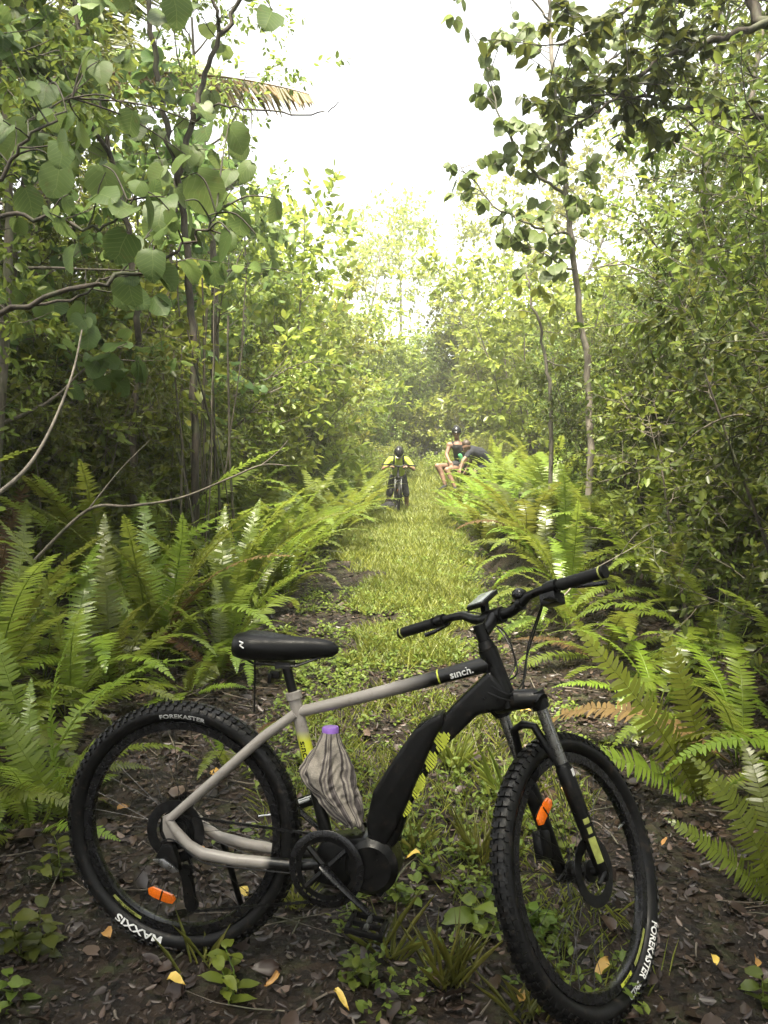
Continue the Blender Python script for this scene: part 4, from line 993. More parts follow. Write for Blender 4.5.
M['barkpale'] = bark_mat('pale_bark', (.10, .085, .07), (.26, .23, .19))
# ------------------------------------------------------------------ ground
def ground():
    def axis(segs):
        out = [segs[0][0]]
        for a, b, st in segs: n = max(1, int(round((b - a) / st))); out += [a + (b - a) * (i + 1) / n for i in range(n)]
        return np.array(out)
    xs = axis([(-300, -60, 40), (-60, -14, 4), (-14, -4, .5), (-4, 4.5, .07), (4.5, 16, .5), (16, 60, 4), (60, 300, 40)])
    ys = axis([(-60, -4, 8), (-4, 1, .5), (1, 10, .07), (10, 26, .2), (26, 70, 1.5), (70, 600, 53)])
    X, Y = np.meshgrid(xs, ys); Z = hfield(X, Y); rng = np.random.default_rng(5)
    near = np.exp(-((X / 4) ** 2 + ((Y - 4) / 5) ** 2)); Z = Z + rng.normal(0, .006, Z.shape) * near
    V = np.stack([X, Y, Z], -1).reshape(-1, 3); nx = len(xs); ny = len(ys)
    i = np.arange(ny - 1)[:, None]; k = np.arange(nx - 1)[None]
    Q = np.stack([i * nx + k, i * nx + k + 1, (i + 1) * nx + k + 1, (i + 1) * nx + k], -1).reshape(-1, 4)
    m, nt, b, out = new_mat('forest_floor')
    tc = N(nt, 'ShaderNodeTexCoord')
    v = N(nt, 'ShaderNodeTexVoronoi', Scale=26.0); nz = N(nt, 'ShaderNodeTexNoise', Scale=7.0, Detail=8.0, Roughness=.7); n2 = N(nt, 'ShaderNodeTexNoise', Scale=90.0, Detail=5.0, Roughness=.7)
    for q in (v, nz, n2): nt.links.new(tc.outputs['Object'], q.inputs['Vector'])
    r1 = ramp(nt, [(.0, (.006, .004, .003)), (.35, (.012, .008, .0055)), (.6, (.022, .014, .009)), (1, (.042, .028, .018))], v.outputs['Color'])
    r2 = ramp(nt, [(.35, (.35, .33, .3)), (.7, (1.1, 1.05, 1.0))], n2.outputs['Fac'])
    mx = N(nt, 'ShaderNodeMix', data_type='RGBA', blend_type='MULTIPLY'); mx.inputs['Factor'].default_value = .8
    nt.links.new(r1.outputs[0], mx.inputs['A']); nt.links.new(r2.outputs[0], mx.inputs['B'])
    r3 = ramp(nt, [(.5, 0.0), (.68, .55)], nz.outputs['Fac']); m2 = N(nt, 'ShaderNodeMix', data_type='RGBA')
    nt.links.new(r3.outputs[0], m2.inputs['Factor']); nt.links.new(mx.outputs['Result'], m2.inputs['A']); m2.inputs['B'].default_value = (.045, .055, .018, 1)
    nt.links.new(m2.outputs['Result'], b.inputs['Base Color'])
    b.inputs['Specular IOR Level'].default_value = .3
    rr = ramp(nt, [(.3, .5), (.7, .9)], n2.outputs['Fac']); nt.links.new(rr.outputs[0], b.inputs['Roughness'])
    bp = N(nt, 'ShaderNodeBump', Strength=.9, Distance=.02); nt.links.new(v.outputs['Distance'], bp.inputs['Height']); b2_ = N(nt, 'ShaderNodeBump', Strength=.7, Distance=.01)
    nt.links.new(n2.outputs['Fac'], b2_.inputs['Height']); nt.links.new(bp.outputs[0], b2_.inputs['Normal']); nt.links.new(b2_.outputs[0], b.inputs['Normal'])
    tag(link('ground', np_mesh('ground', V, Q, None, True), m), kind='structure')
ground()

def vnoise(x, y, s, seed):
    """smooth value noise 0..1"""
    r = np.random.default_rng(seed).uniform(0, 1, (64, 64)); x = x / s + 500; y = y / s + 500
    i = np.floor(x).astype(int); j = np.floor(y).astype(int); u = x - i; v = y - j; u = u * u * (3 - 2 * u); v = v * v * (3 - 2 * v)
    g = lambda a, b: r[a % 64, b % 64]
    return (g(i, j) * (1 - u) + g(i + 1, j) * u) * (1 - v) + (g(i, j + 1) * (1 - u) + g(i + 1, j + 1) * u) * v

def stuff(name, parts, mat):
    V, Q, T = join_np(parts) if isinstance(parts, list) else parts
    return tag(link(name, np_mesh(name, V, Q, T), MAT[mat]), kind='stuff')

def scatter():
    rng = np.random.default_rng(11)
    # dead leaves: near bed thick, thinner along the path edges
    def pts(n, y0, y1, half, pw=1.0):
        y = y0 + (y1 - y0) * rng.uniform(0, 1, n) ** pw; x = path_c(y) + rng.uniform(-1, 1, n) * half
        return x, y
    x1, y1 = pts(21000, 1.5, 6.0, 2.3, .9); x2, y2 = pts(9000, 6, 16, 1.9, 1.3)
    x = np.concatenate([x1, x2]); y = np.concatenate([y1, y2]); n = len(x)
    z = hfield(x, y) + rng.uniform(.003, .022, n); a = rng.uniform(0, 2 * PI, n)
    X = np.stack([np.cos(a), np.sin(a), rng.normal(0, .22, n)], -1); Z = nrm(np.array([0, 0, 1.]) + rng.normal(0, .38, (n, 3)))
    S = rng.uniform(.5, 1, n) ** 2 * .052 * (1 + .3 * (y > 6))
    stuff('leaf_litter', place_leaves('dead', np.stack([x, y, z], -1), X, Z, S, S * rng.uniform(.6, 1.3, n)), 'litter')
    xb, yb = pts(1500, 1.5, 8, 2.2, 1.0); nb = len(xb); ab = rng.uniform(0, 2 * PI, nb)
    Xb = np.stack([np.cos(ab), np.sin(ab), rng.normal(0, .3, nb)], -1); Sb = rng.uniform(.05, .105, nb)
    stuff('broad_leaf_litter', place_leaves('broad', np.stack([xb, yb, hfield(xb, yb) + .018], -1), Xb, nrm(np.array([0, 0, 1.]) + rng.normal(0, .35, (nb, 3))), Sb, Sb * rng.uniform(.7, 1.2, nb)), 'litter')
    xc_, yc_ = pts(16000, 1.5, 4.6, 1.9, 1.0); nc = len(xc_); ac = rng.uniform(0, 2 * PI, nc); Sc = rng.uniform(.008, .024, nc)
    stuff('leaf_crumbs', place_leaves('dead', np.stack([xc_, yc_, hfield(xc_, yc_) + rng.uniform(.004, .014, nc)], -1), np.stack([np.cos(ac), np.sin(ac), rng.normal(0, .4, nc)], -1), nrm(np.array([0, 0, 1.]) + rng.normal(0, .5, (nc, 3))), Sc), 'litter')
    # twigs lying in the litter
    tw = []
    for i in range(420):
        yy = rng.uniform(1.6, 7); xx = path_c(yy) + rng.uniform(-1.9, 1.9); a = rng.uniform(0, 6.28); L = rng.uniform(.06, .34)
        p = limb(rng, (xx, yy, H(xx, yy) + .012), (math.cos(a), math.sin(a), rng.normal(0, .08)), L, .12, 0, 4); tw.append(tube_np(p, np.linspace(.0035, .0015, 4) * rng.uniform(.6, 1.5), 4))
    V, Q, T = join_np(tw); tag(link('twig_litter', np_mesh('twig_litter', V, Q, T), MAT['bark']), kind='stuff')
    # grass: thick beyond the bike, tufted close by
    def grass(n, y0, y1, half, ln, wd, thr, pw=1.0, seed=3, tuft=0):
        x, y = pts(n, y0, y1, half, pw)
        d = np.abs(x - path_c(y)) / path_hw(y)
        keep = vnoise(x, y, .38, seed) * .6 + vnoise(x, y, 1.1, seed + 1) * .4 - (.22 + .75 * (1 - sstep(8, 12, y))) * np.clip(d - .42, 0, 2) > thr
        x, y = x[keep], y[keep]; n = len(x)
        if tuft: x = x + rng.normal(0, .012, n); 
        z = hfield(x, y) - .005; a = rng.uniform(0, 2 * PI, n); sp = rng.uniform(.15, .9, n)
        X = np.stack([np.cos(a) * sp, np.sin(a) * sp, np.ones(n)], -1); Zv = np.stack([-np.cos(a), -np.sin(a), sp], -1) + rng.normal(0, .3, (n, 3))
        S = rng.uniform(.45, 1.25, n) * ln
        return place_leaves('blade', np.stack([x, y, z], -1), X, Zv, S, np.full(n, wd) / .042)
    P = [grass(10000, 2.1, 6.2, .85, .10, .0032, .54, .8, 3), grass(22000, 5.5, 10, 1.0, .13, .006, .40, 1, 3), grass(26000, 9, 16, .95, .15, .008, .24, 1, 5), grass(26000, 15, 24, 1.1, .24, .013, .05, 1.1, 7), grass(22000, 22, 33, 2.6, .42, .022, -.3, 1.0, 9)]
    stuff('grass', P, 'grass')
    # low broad-leaved weeds between the wheel tracks
    P = []
    for (n, y0, y1, half, thr, s0) in ((1300, 2.0, 5.5, .85, .53, .030), (2200, 5, 9.5, 1.05, .48, .036), (1300, 9, 18, 1.2, .5, .06)):
        x, y = pts(n, y0, y1, half); k = vnoise(x, y, .5, 21) * .6 + vnoise(x, y, .17, 22) * .4 > thr; x, y = x[k], y[k]; m = 7
        n = len(x); x = np.repeat(x, m) + rng.normal(0, .012, n * m); y = np.repeat(y, m) + rng.normal(0, .012, n * m); z = hfield(x, y) + rng.uniform(.005, .085, n * m)
        a = rng.uniform(0, 2 * PI, n * m); X = np.stack([np.cos(a), np.sin(a), rng.uniform(-.2, .9, n * m)], -1)
        P.append(place_leaves('oval', np.stack([x, y, z], -1), X, np.array([0, 0, 1.]) + rng.normal(0, .35, (n * m, 3)), rng.uniform(.5, 1.3, n * m) * s0))
    stuff('ground_weeds', P, 'weed')
scatter()

# single fallen leaves bright enough to pick out: pixel, ground label
YL = [((105, 940), 'pale yellow fallen leaf on dark soil left of the white tyre lettering'), ((168, 992), 'small ochre fallen leaf on bare soil below the white tyre lettering'),
      ((118, 820), 'thin curled yellow leaf seen through the back of the rear wheel'), ((177, 882), 'upright yellow leaf seen just above the rear wheel orange reflector'),
      ((240, 893), 'spotted yellow leaf seen inside the rear wheel under the grey chain stay'), ((222, 775), 'orange brown leaf seen through the rear wheel below the slanted grey stay'),
      ((196, 858), 'lime yellow leaf seen between the two grey chain stays'), ((280, 985), 'rust coloured fallen leaf beside a green seedling under the pedal'),
      ((335, 1003), 'long pale fallen leaf at the bottom of the picture below the pedal'), ((422, 865), 'bright yellow leaf in the grass between motor and front wheel'),
      ((560, 795), 'small peach coloured leaf seen through the front wheel beside the fork leg'), ((662, 850), 'pale tan leaf on dark litter right of the front tyre'),
      ((596, 985), 'narrow yellow leaf standing inside the bottom of the front wheel'), ((553, 880), 'orange leaf seen below the front wheel axle'),
      ((712, 968), 'curled yellow leaf in the litter at the lower right of the trail'), ((755, 970), 'wide orange leaf at the lower right corner of the trail'),
      ((520, 1012), 'yellow leaf on the soil left of the front tyre bottom'),
      ((300, 650), 'yellow leaf on the left wheel track behind the saddle'), ((520, 715), 'ochre leaf on the right wheel track behind the fork')]
def ground_hit(px, py):
    d = at(px, py, 1) - Vector((0, 0, CAM_H)); t = CAM_H / -d.z
    for _ in range(6): p = Vector((0, 0, CAM_H)) + d * t; t += (p.z - H(p.x, p.y)) / -d.z
    return Vector((0, 0, CAM_H)) + d * t
for i, ((px, py), lab) in enumerate(YL):
    r = np.random.default_rng(100 + i); p = ground_hit(px, py)
    a = r.uniform(0, 6.28); S = r.uniform(.045, .068)
    V, Q, T = place_leaves('broad', np.array([[0, 0, .02]]), np.array([[math.cos(a), math.sin(a), r.uniform(-.1, .5)]]), np.array([[r.normal(0, .35), -.25 + r.normal(0, .3), 1.0]]), S, S * r.uniform(.7, 1.2))
    V[:, 2] += .012 * np.sin(V[:, 0] * 60 + i)
    o = link('fallen_leaf', np_mesh('fallen_leaf', V, Q, T, True), MAT['yellowleaf']); o.location = p + Vector((0, 0, .012)); tag(o, lab, 'leaf', 'bright leaves fallen on the trail')

# ------------------------------------------------------------------ ferns
FV = {'up': [], 'arch': [], 'droop': [], 'low': []}
D = math.radians
for k in range(4):
    FV['up'].append(np_mesh('frond', *frond(10 + k, 1.22, .088, D(84 - 4 * k), D(30 - 12 * k), 50, .10 * (k - 1.5))))
    FV['arch'].append(np_mesh('frond', *frond(20 + k, 1.12, .088, D(70 - 5 * k), D(-35 - 8 * k), 46, .14 * (k - 1.5))))
    FV['droop'].append(np_mesh('frond', *frond(30 + k, 1.0, .085, D(42 - 6 * k), D(-62), 42, .2 * (k - 1.5))))
    FV['low'].append(np_mesh('frond', *frond(40 + k, .66, .07, D(28), D(-25 - 5 * k), 34, .2 * (k - 1.5))))
for l in FV.values():
    for me in l: me.materials.append(MAT['fern'])
FERNS = []
def fern(x, y, n, sc, mix, label, rng, group=None, az=None, fan=PI, dz=0.0):
    """mix: string of u a d l picked at random; az, fan limit the directions"""
    root = empty('fern', (x, y, H(x, y) - .02 + dz)); names = {'u': 'up', 'a': 'arch', 'd': 'droop', 'l': 'low'}
    for k in range(n):
        me = rng.choice(FV[names[mix[k % len(mix)]]]); o = bpy.data.objects.new('frond', me); C.objects.link(o); o.parent = root
        if rng.random() < .035 and k: o.material_slots[0].link = 'OBJECT'; o.material_slots[0].material = MAT['ferndry']
        a = (az + fan * (2 * (k + .5) / n - 1) if az is not None else 2 * PI * k / n) + rng.uniform(-.3, .3)
        s = sc * rng.uniform(.75, 1.12)
        o.rotation_euler = (rng.uniform(-.25, .25), rng.uniform(-.15, .12), a); o.scale = (s, s, s); o.location = (math.cos(a) * .03, math.sin(a) * .03, 0)
    tag(root, label, 'fern', group); FERNS.append(root); return root
# far clumps: one mesh each
FAR = []
for k in range(5):
    rng_ = np.random.default_rng(60 + k); parts = []
    for j in range(15):
        V, Q, T = frond(200 + 20 * k + j, rng_.uniform(.85, 1.3), .095, D(rng_.uniform(55, 86)), D(rng_.uniform(-50, 15)), 26, rng_.uniform(-.3, .3))
        parts.append((rot_np(V, j * 2.4 + rng_.uniform(-.2, .2)), Q, T))
    me = np_mesh('fern_far', *join_np(parts)); me.materials.append(MAT['fern']); FAR.append(me)
def far_fern(x, y, sc, rz, label, group):
    o = bpy.data.objects.new('fern', FAR[int(rz * 97) % len(FAR)]); C.objects.link(o); o.location = (x, y, H(x, y) - .03); o.rotation_euler = (0, 0, rz); o.scale = (sc, sc, sc * 1.0)
    tag(o, label, 'fern', group); return o
rf = random.Random(21)
def edgeL(y): return float(path_c(y) - path_hw(y))
def edgeR(y): return float(path_c(y) + path_hw(y))
GN = 'sword ferns lining the trail'
# near plants, left
fern(-1.62, 2.75, 11, .80, 'adlal', 'fern in the lower left corner with fronds arching beside the rear tyre', rf, GN)
fern(-1.42, 3.25, 10, .78, 'ulad', 'fern just behind the rear tyre with one upright bright frond', rf, GN)
fern(-2.05, 3.55, 12, .95, 'adad', 'fern at the left picture edge level with the saddle, long level fronds', rf, GN)
fern(-1.62, 4.15, 13, .92, 'adlu', 'fern left of the saddle with wide drooping fronds over dark ground', rf, GN)
fern(-1.16, 4.75, 10, .70, 'ladl', 'low fern in shade directly behind the rear tyre top', rf, GN)
fern(-.66, 3.55, 7, .42, 'uala', 'small young fern seen through the rear wheel spokes', rf, GN)
fern(-2.25, 4.75, 13, 1.0, 'uaad', 'fern among the left saplings with fronds crossing dead sticks', rf, GN)
fern(-1.50, 5.35, 17, 1.08, 'uuua', 'tall fern with upright fronds behind and left of the saddle', rf, GN)
fern(-1.10, 5.7, 18, 1.05, 'uuuda', 'big bright fern leaning over the left wheel track behind the saddle', rf, GN)
fern(-1.95, 6.0, 15, 1.2, 'uuu', 'fern with one tall pointed frond standing above its neighbours', rf, GN)
fern(-2.72, 3.9, 12, 1.15, 'uaa', 'large fern rising at the left picture edge with one broad lit frond', rf, GN, dz=.2)
fern(-2.75, 5.6, 12, 1.05, 'uada', 'shaded fern under the big leaved branches at the left', rf, GN)
fern(-1.30, 2.95, 11, .62, 'uald', 'fern close to the left side of the rear tyre', rf, GN)
fern(-1.85, 3.15, 12, .85, 'uada', 'fern between the corner fern and the left edge fern', rf, GN)
fern(-2.05, 4.2, 14, 1.0, 'uuad', 'fern behind the left edge fern, level with the saddle rear', rf, GN)
fern(-1.60, 4.75, 14, .95, 'uada', 'fern between the low shaded fern and the left saplings', rf, GN)
fern(-1.05, 5.15, 12, .78, 'uaad', 'middle sized fern at the bend of the left wheel track behind the saddle', rf, GN)
# near plants, right
fern(1.95, 3.05, 12, .95, 'daad', 'fern at the lower right picture edge with a frond hanging to the ground', rf, GN)
fern(1.72, 3.75, 13, 1.05, 'adda', 'fern right of the front tyre with two long hanging fronds', rf, GN)
fern(1.62, 4.65, 13, .98, 'adal', 'fern beside the right grip with pale silvery fronds', rf, GN)
fern(2.25, 4.15, 12, 1.05, 'aadu', 'fern behind the hanging fronds at the right, half in deep shade', rf, GN)
fern(1.55, 5.6, 13, .95, 'dald', 'fern just beyond the right grip spreading over the right wheel track', rf, GN)
fern(2.25, 5.3, 12, 1.0, 'uaad', 'fern under the glossy shrub beyond the right grip', rf, GN)
fern(1.85, 2.45, 8, .66, 'dlad', 'small fern in the lower right corner with toothed short fronds', rf, GN)
def lean_frond(root, az, lift, roll, sc, k=0, kind='low'):
    o = bpy.data.objects.new('frond', FV[kind][k]); C.objects.link(o); o.parent = root; o.rotation_euler = (roll, -lift, az); o.scale = (sc, sc, sc)
hA = fern(1.38, 3.36, 5, .55, 'dadl', 'fern right of the front tyre with two broad fronds leaning left, lit from above', rf, GN, az=.3, fan=1.2)
lean_frond(hA, PI * .98, .80, -.95, 1.5, 0); lean_frond(hA, PI * .90, 1.25, -1.0, 1.25, 1); lean_frond(hA, PI * 1.05, .40, -.7, 1.1, 2)
hB = fern(1.36, 2.66, 4, .45, 'dal', 'fern at the right picture edge with two toothed fronds pointing up left', rf, GN, az=.2, fan=1.0)
lean_frond(hB, PI * .98, .60, -.9, .78, 1); lean_frond(hB, PI * .92, 1.05, -1.0, .95, 2); lean_frond(hB, PI * .5, 1.2, -.3, .9, 3)
hC = fern(-1.17, 3.02, 4, .5, 'dal', 'fern by the rear tyre with one upright scalloped frond facing the camera', rf, GN, az=2.6, fan=1.2)
lean_frond(hC, PI * .45, 1.30, -1.2, 1.2, 0); lean_frond(hC, PI * .9, .9, -.9, 1.0, 2)
ORD = ['first', 'second', 'third', 'fourth', 'fifth', 'sixth', 'seventh', 'eighth', 'ninth', 'tenth', 'eleventh', 'twelfth', 'thirteenth', 'fourteenth', 'fifteenth', 'sixteenth', 'seventeenth', 'eighteenth', 'nineteenth', 'twentieth']
def row(ys, xf, label, near_lim, sc0, mix):
    k = 0
    for y in ys:
        x = xf(y) + rf.uniform(-.18, .18); yy = y + rf.uniform(-.2, .2); k += 1
        lab = label % ORD[k - 1] if k <= 20 else label % 'a far'
        if y < near_lim: fern(x, yy, rf.randint(12, 15), sc0 * rf.uniform(.85, 1.1), mix, lab, rf, GN)
        else: far_fern(x, yy, sc0 * rf.uniform(.85, 1.2), rf.uniform(0, 6.28), lab, GN)
row([6.5, 7.2, 7.9, 8.7, 9.5, 10.4, 11.3, 12.3, 13.4, 14.6, 15.9, 17.3, 18.8], lambda y: edgeL(y) - .38, '%s fern along the left trail edge, counting back from the saddle', 8.5, 1.12, 'uuua')
row([6.9, 7.8, 8.8, 9.9, 11.0, 12.2, 13.5, 15, 16.6, 18.4, 20], lambda y: edgeL(y) - 1.15, '%s fern of the middle row left of the trail, counting back from the saddle', 7.5, 1.3, 'uuua')
row([7.4, 8.6, 9.9, 11.4, 13, 14.8, 16.8], lambda y: edgeL(y) - 2.1, '%s fern of the outer row left of the trail, counting back from the saddle', 7.5, 1.15, 'uuad')
row([6.5, 7.2, 8.0, 8.8, 9.7, 10.7, 11.7, 12.8, 14.0, 15.2], lambda y: edgeR(y) + .30, '%s fern along the right bank edge, counting back from the right grip', 8.5, .95, 'adau')
row([6.2, 7.1, 8.1, 9.2, 10.4, 11.6, 12.9, 14.3, 15.6, 17.2, 19, 21], lambda y: edgeR(y) + 1.0, '%s fern of the middle row on the right bank, counting back from the right grip', 7.5, 1.1, 'aaud')
row([7.6, 9, 10.6, 12.4, 14.3, 16.3, 18.5], lambda y: edgeR(y) + 1.9, '%s fern of the upper row on the right bank, counting back from the right grip', 7.4, 1.15, 'uaad')
for (px, py, dd, sc, lab) in ((489, 486, 16.2, .62, 'fern in front of the bending person, covering the legs'), (468, 496, 16.2, .55, 'low fern right below the feet of the seated person'), (515, 470, 16.6, .85, 'bright fern right of the bending person'), (500, 500, 14.6, .8, 'fern on the bank below the bending person')):
    p = at(px, py, dd); far_fern(p.x, p.y, sc, px * .37, lab, GN)

# ------------------------------------------------------------------ small single plants close to the camera
def sprout(x, y, seed, kind, n, size, h, mat, label, cat='plant', name='seedling'):
    r = np.random.default_rng(seed); LP = []; LX = []; st = []
    for k in range(max(1, n // 7)):
        P = limb(r, (r.normal(0, .02), r.normal(0, .02), -.02), (r.normal(0, .3), r.normal(0, .3), 1), h * r.uniform(.7, 1.1), .15, .05, 6); st.append(tube_np(P, np.linspace(.0035, .0012, 6), 5))
        for j in range(7):
            p, d = along(P, .3 + .7 * j / 6); a = j * 2.4 + r.uniform(-.4, .4); LP.append(p); LX.append((math.cos(a), math.sin(a), r.uniform(-.1, .5)))
    n = len(LP); root = empty(name, (x, y, H(x, y)))
    V, Q, T = join_np(st); link('stem', np_mesh('stem', V, Q, T, True), MAT['weed'], root)
    V, Q, T = place_leaves(kind, np.array(LP), np.array(LX), np.array([0, 0, 1.]) + r.normal(0, .25, (n, 3)), r.uniform(.7, 1.2, n) * size)
    link('leaves', np_mesh('leaves', V, Q, T, True), MAT[mat], root); tag(root, label, cat, 'small plants on the trail floor'); return root
def tuft(x, y, seed, n, L, label, wd=.008, mat='grass'):
    r = np.random.default_rng(seed); a = r.uniform(0, 6.28, n); sp = r.uniform(.1, .8, n)
    V, Q, T = place_leaves('blade', np.stack([r.normal(0, .02, n), r.normal(0, .02, n), np.zeros(n)], -1), np.stack([np.cos(a) * sp, np.sin(a) * sp, np.ones(n)], -1), np.stack([-np.cos(a), -np.sin(a), sp], -1) + r.normal(0, .2, (n, 3)), r.uniform(.5, 1.15, n) * L, np.full(n, wd / .042))
    o = link('grass_tuft', np_mesh('grass_tuft', V, Q, T), MAT[mat]); o.location = (x, y, H(x, y) - .005); return tag(o, label, 'grass tuft', 'small plants on the trail floor')
def gp(px, py): p = ground_hit(px, py); return p.x, p.y
SP = [((28, 955), 'broad', 30, .075, .17, 'leafmid', 'bushy round leaved seedling at the left picture edge below the ferns'), ((12, 1005), 'broad', 14, .07, .09, 'leafmid', 'low seedling with few round leaves in the bottom left corner'),
      ((232, 1003), 'broad', 14, .065, .14, 'leafyel', 'yellow green seedling at the bottom of the picture below the rear tyre'), ((360, 985), 'broad', 14, .055, .09, 'leafmid', 'small dark green seedling below the pedal'),
      ((545, 935), 'broad', 14, .085, .12, 'leafmid', 'large leaved seedling seen through the left half of the front wheel'), ((760, 1010), 'broad', 14, .06, .10, 'leafmid', 'seedling in the bottom right corner'),
      ((560, 850), 'oval', 21, .05, .16, 'weed', 'leafy weed behind the fork legs'), ((405, 905), 'oval', 21, .055, .12, 'weed', 'leafy weed between the pedal and the front wheel'),
      ((475, 930), 'broad', 7, .11, .12, 'leafyel', 'weed with one long pale leaf beside the front tyre'), ((60, 880), 'broad', 21, .06, .16, 'leafmid', 'shaded seedling left of the rear tyre'),
      ((650, 690), 'broad', 21, .06, .22, 'leafmid', 'leafy seedling between the right ferns and the right wheel track'), ((735, 655), 'broad', 28, .065, .35, 'leafmid', 'leafy seedling among the ferns right of the right grip')]
for i, ((px, py), kd, n, s, h, mt, lab) in enumerate(SP): x, y = gp(px, py); sprout(x, y, 300 + i, kd, n, s, h, mt, lab)
UG = [(-1.9, 4.45, 28, .075, .75, 'leafmid', 'leafy sapling growing up through the left ferns'), (-2.5, 4.9, 35, .09, 1.05, 'leafyel', 'pale leafy sapling behind the left ferns'), (-2.9, 5.4, 35, .10, 1.3, 'leafmid', 'taller leafy sapling behind the left ferns near the arching branch'), (-1.75, 6.6, 28, .085, 1.0, 'leafyel', 'pale leafy sapling by the thin stem thicket'),
      (-2.3, 7.3, 42, .10, 1.5, 'leafmid', 'bushy sapling in front of the thin stem thicket'), (-1.35, 8.4, 35, .09, 1.2, 'leafyel', 'pale bushy sapling right of the thin stem thicket'), (2.05, 4.9, 35, .06, .8, 'leafmid', 'leafy sapling rising among the right ferns'), (2.3, 6.2, 35, .075, 1.1, 'leafyel', 'pale leafy sapling above the right ferns'), (1.9, 7.6, 35, .08, .9, 'leafyel', 'pale sapling on the right bank before the tall ferns'),
      (-3.1, 6.4, 42, .11, 1.7, 'leafyel', 'tall pale sapling under the big leaved branches'), (-2.2, 5.7, 28, .11, 1.5, 'leafmid', 'sapling with large leaves between the left ferns')]
for i, (x, y, n, sz_, h, mt, lab) in enumerate(UG): sprout(x, y, 350 + i, 'broad', n, sz_, h, mt, lab, 'sapling', 'sapling')['group'] = 'saplings among the ferns'
TF = [((452, 985), 46, .20, 'fine grass tuft at the bottom of the picture between pedal and front tyre'), ((505, 800), 40, .24, 'tall grass tuft left of the front tyre top'), ((480, 860), 36, .20, 'grass tuft against the left side of the front tyre'),
      ((410, 850), 34, .17, 'grass tuft behind the motor'), ((205, 965), 12, .16, 'few thin grass blades in front of the rear tyre'), ((392, 960), 16, .22, 'sparse long grass blades below the pedal'),
      ((525, 1015), 24, .16, 'grass tuft at the bottom of the picture by the front tyre'), ((300, 905), 26, .12, 'grass tuft under the chain'), ((455, 770), 40, .2, 'grass tuft behind the lime frame marks'), ((385, 700), 50, .16, 'grass tuft behind the top tube')]
for i, ((px, py), n, L, lab) in enumerate(TF): x, y = gp(px, py); tuft(x, y, 400 + i, n, L, lab)
# ------------------------------------------------------------------ shrubs and trees
LIB = {}
def lib(key, wood_mat, leaf_mat_, **kw):
    w, lv = plant(**kw); wm = wood_mesh('trunk', w); wm.materials.append(MAT[wood_mat])
    lm = np_mesh('crown', *lv, True)
    if kw['leaf'] == 'heart': leaf_uv(lm, 'heart')
    lm.materials.append(MAT[leaf_mat_]); LIB[key] = (wm, lm)
for k in range(3):
    lib('dark%d' % k, 'barkdark', 'leafdark', seed=500 + k, height=2.5, r0=.02, trunk_n=8, first=.12, n1=9, L1=.75, n2=10, L2=.38, leaf='oval', lsize=.050, per_twig=18, stems=7, sbase=.35, lean=.4, spread=1, droop=.3)
    lib('mid%d' % k, 'bark', 'leafmid', seed=520 + k, height=2.6, r0=.02, trunk_n=8, first=.12, n1=9, L1=.85, n2=9, L2=.42, leaf='oval', lsize=.07, per_twig=14, stems=7, sbase=.4, lean=.45, droop=.4)
    lib('yel%d' % k, 'bark', 'leafyel', seed=540 + k, height=2.7, r0=.022, trunk_n=8, first=.15, n1=8, L1=.9, n2=6, L2=.45, leaf='oval', lsize=.125, per_twig=8, stems=6, sbase=.4, lean=.4, droop=.35)
    lib('treedark%d' % k, 'barkdark', 'leafdark', seed=560 + k, height=8.0, r0=.10, trunk_n=10, first=.25, n1=17, L1=2.5, n2=7, L2=1.0, n3=4, L3=.5, leaf='oval', lsize=.09, per_twig=13, lean=.12, droop=.3)
    lib('treemid%d' % k, 'bark', 'leafmid', seed=580 + k, height=8.0, r0=.09, trunk_n=10, first=.22, n1=16, L1=2.3, n2=7, L2=.95, n3=4, L3=.5, leaf='oval', lsize=.095, per_twig=12, lean=.12, droop=.35)
    lib('treeyel%d' % k, 'barkpale', 'leafyel', seed=600 + k, height=8.0, r0=.08, trunk_n=10, first=.15, n1=16, L1=2.3, n2=7, L2=.95, n3=3, L3=.5, leaf='oval', lsize=.12, per_twig=13, lean=.10, droop=.4)
    lib('flat%d' % k, 'barkpale', 'leafyel', seed=620 + k, height=11.5, r0=.12, trunk_n=10, first=.62, n1=9, L1=4.0, n2=8, L2=1.6, n3=5, L3=.7, leaf='oval', lsize=.22, per_twig=7, lean=.18, flat=.75, up1=.04, up2=.0, droop=.0, jitter=.3, bend=.14)
    lib('heart%d' % k, 'bark', 'leafbig', seed=640 + k, height=5.0, r0=.045, trunk_n=8, first=.2, n1=13, L1=1.2, n2=6, L2=.5, leaf='heart', lsize=.15, per_twig=5, lean=.15, droop=.9, jitter=.7)
for k in range(3):
    lib('bush%d' % k, 'bark', 'leafyel', seed=700 + k, height=4.6, r0=.03, trunk_n=8, first=.08, n1=10, L1=1.5, n2=7, L2=.65, leaf='oval', lsize=.145, per_twig=14, stems=8, sbase=.6, lean=.35, droop=.3, jitter=.7)
    lib('bushmid%d' % k, 'bark', 'leafmid', seed=720 + k, height=4.6, r0=.03, trunk_n=8, first=.08, n1=10, L1=1.5, n2=7, L2=.65, leaf='oval', lsize=.13, per_twig=14, stems=8, sbase=.6, lean=.35, droop=.35, jitter=.7)
def vegetation(name, key, x, y, sc, rz, label, cat, group, szf=1.0, dz=-.05, tilt=(0, 0)):
    root = empty(name, (x, y, H(x, y) + dz), rz); root.rotation_euler = (tilt[0], tilt[1], rz); root.scale = (sc, sc, sc * szf)
    wm, lm = LIB[key]
    for n, me in (('stems' if name == 'shrub' else 'trunk', wm), ('foliage' if name == 'shrub' else 'crown', lm)):
        o = bpy.data.objects.new(n, me); C.objects.link(o); o.parent = root
    return tag(root, label, cat, group)
rv = random.Random(5)
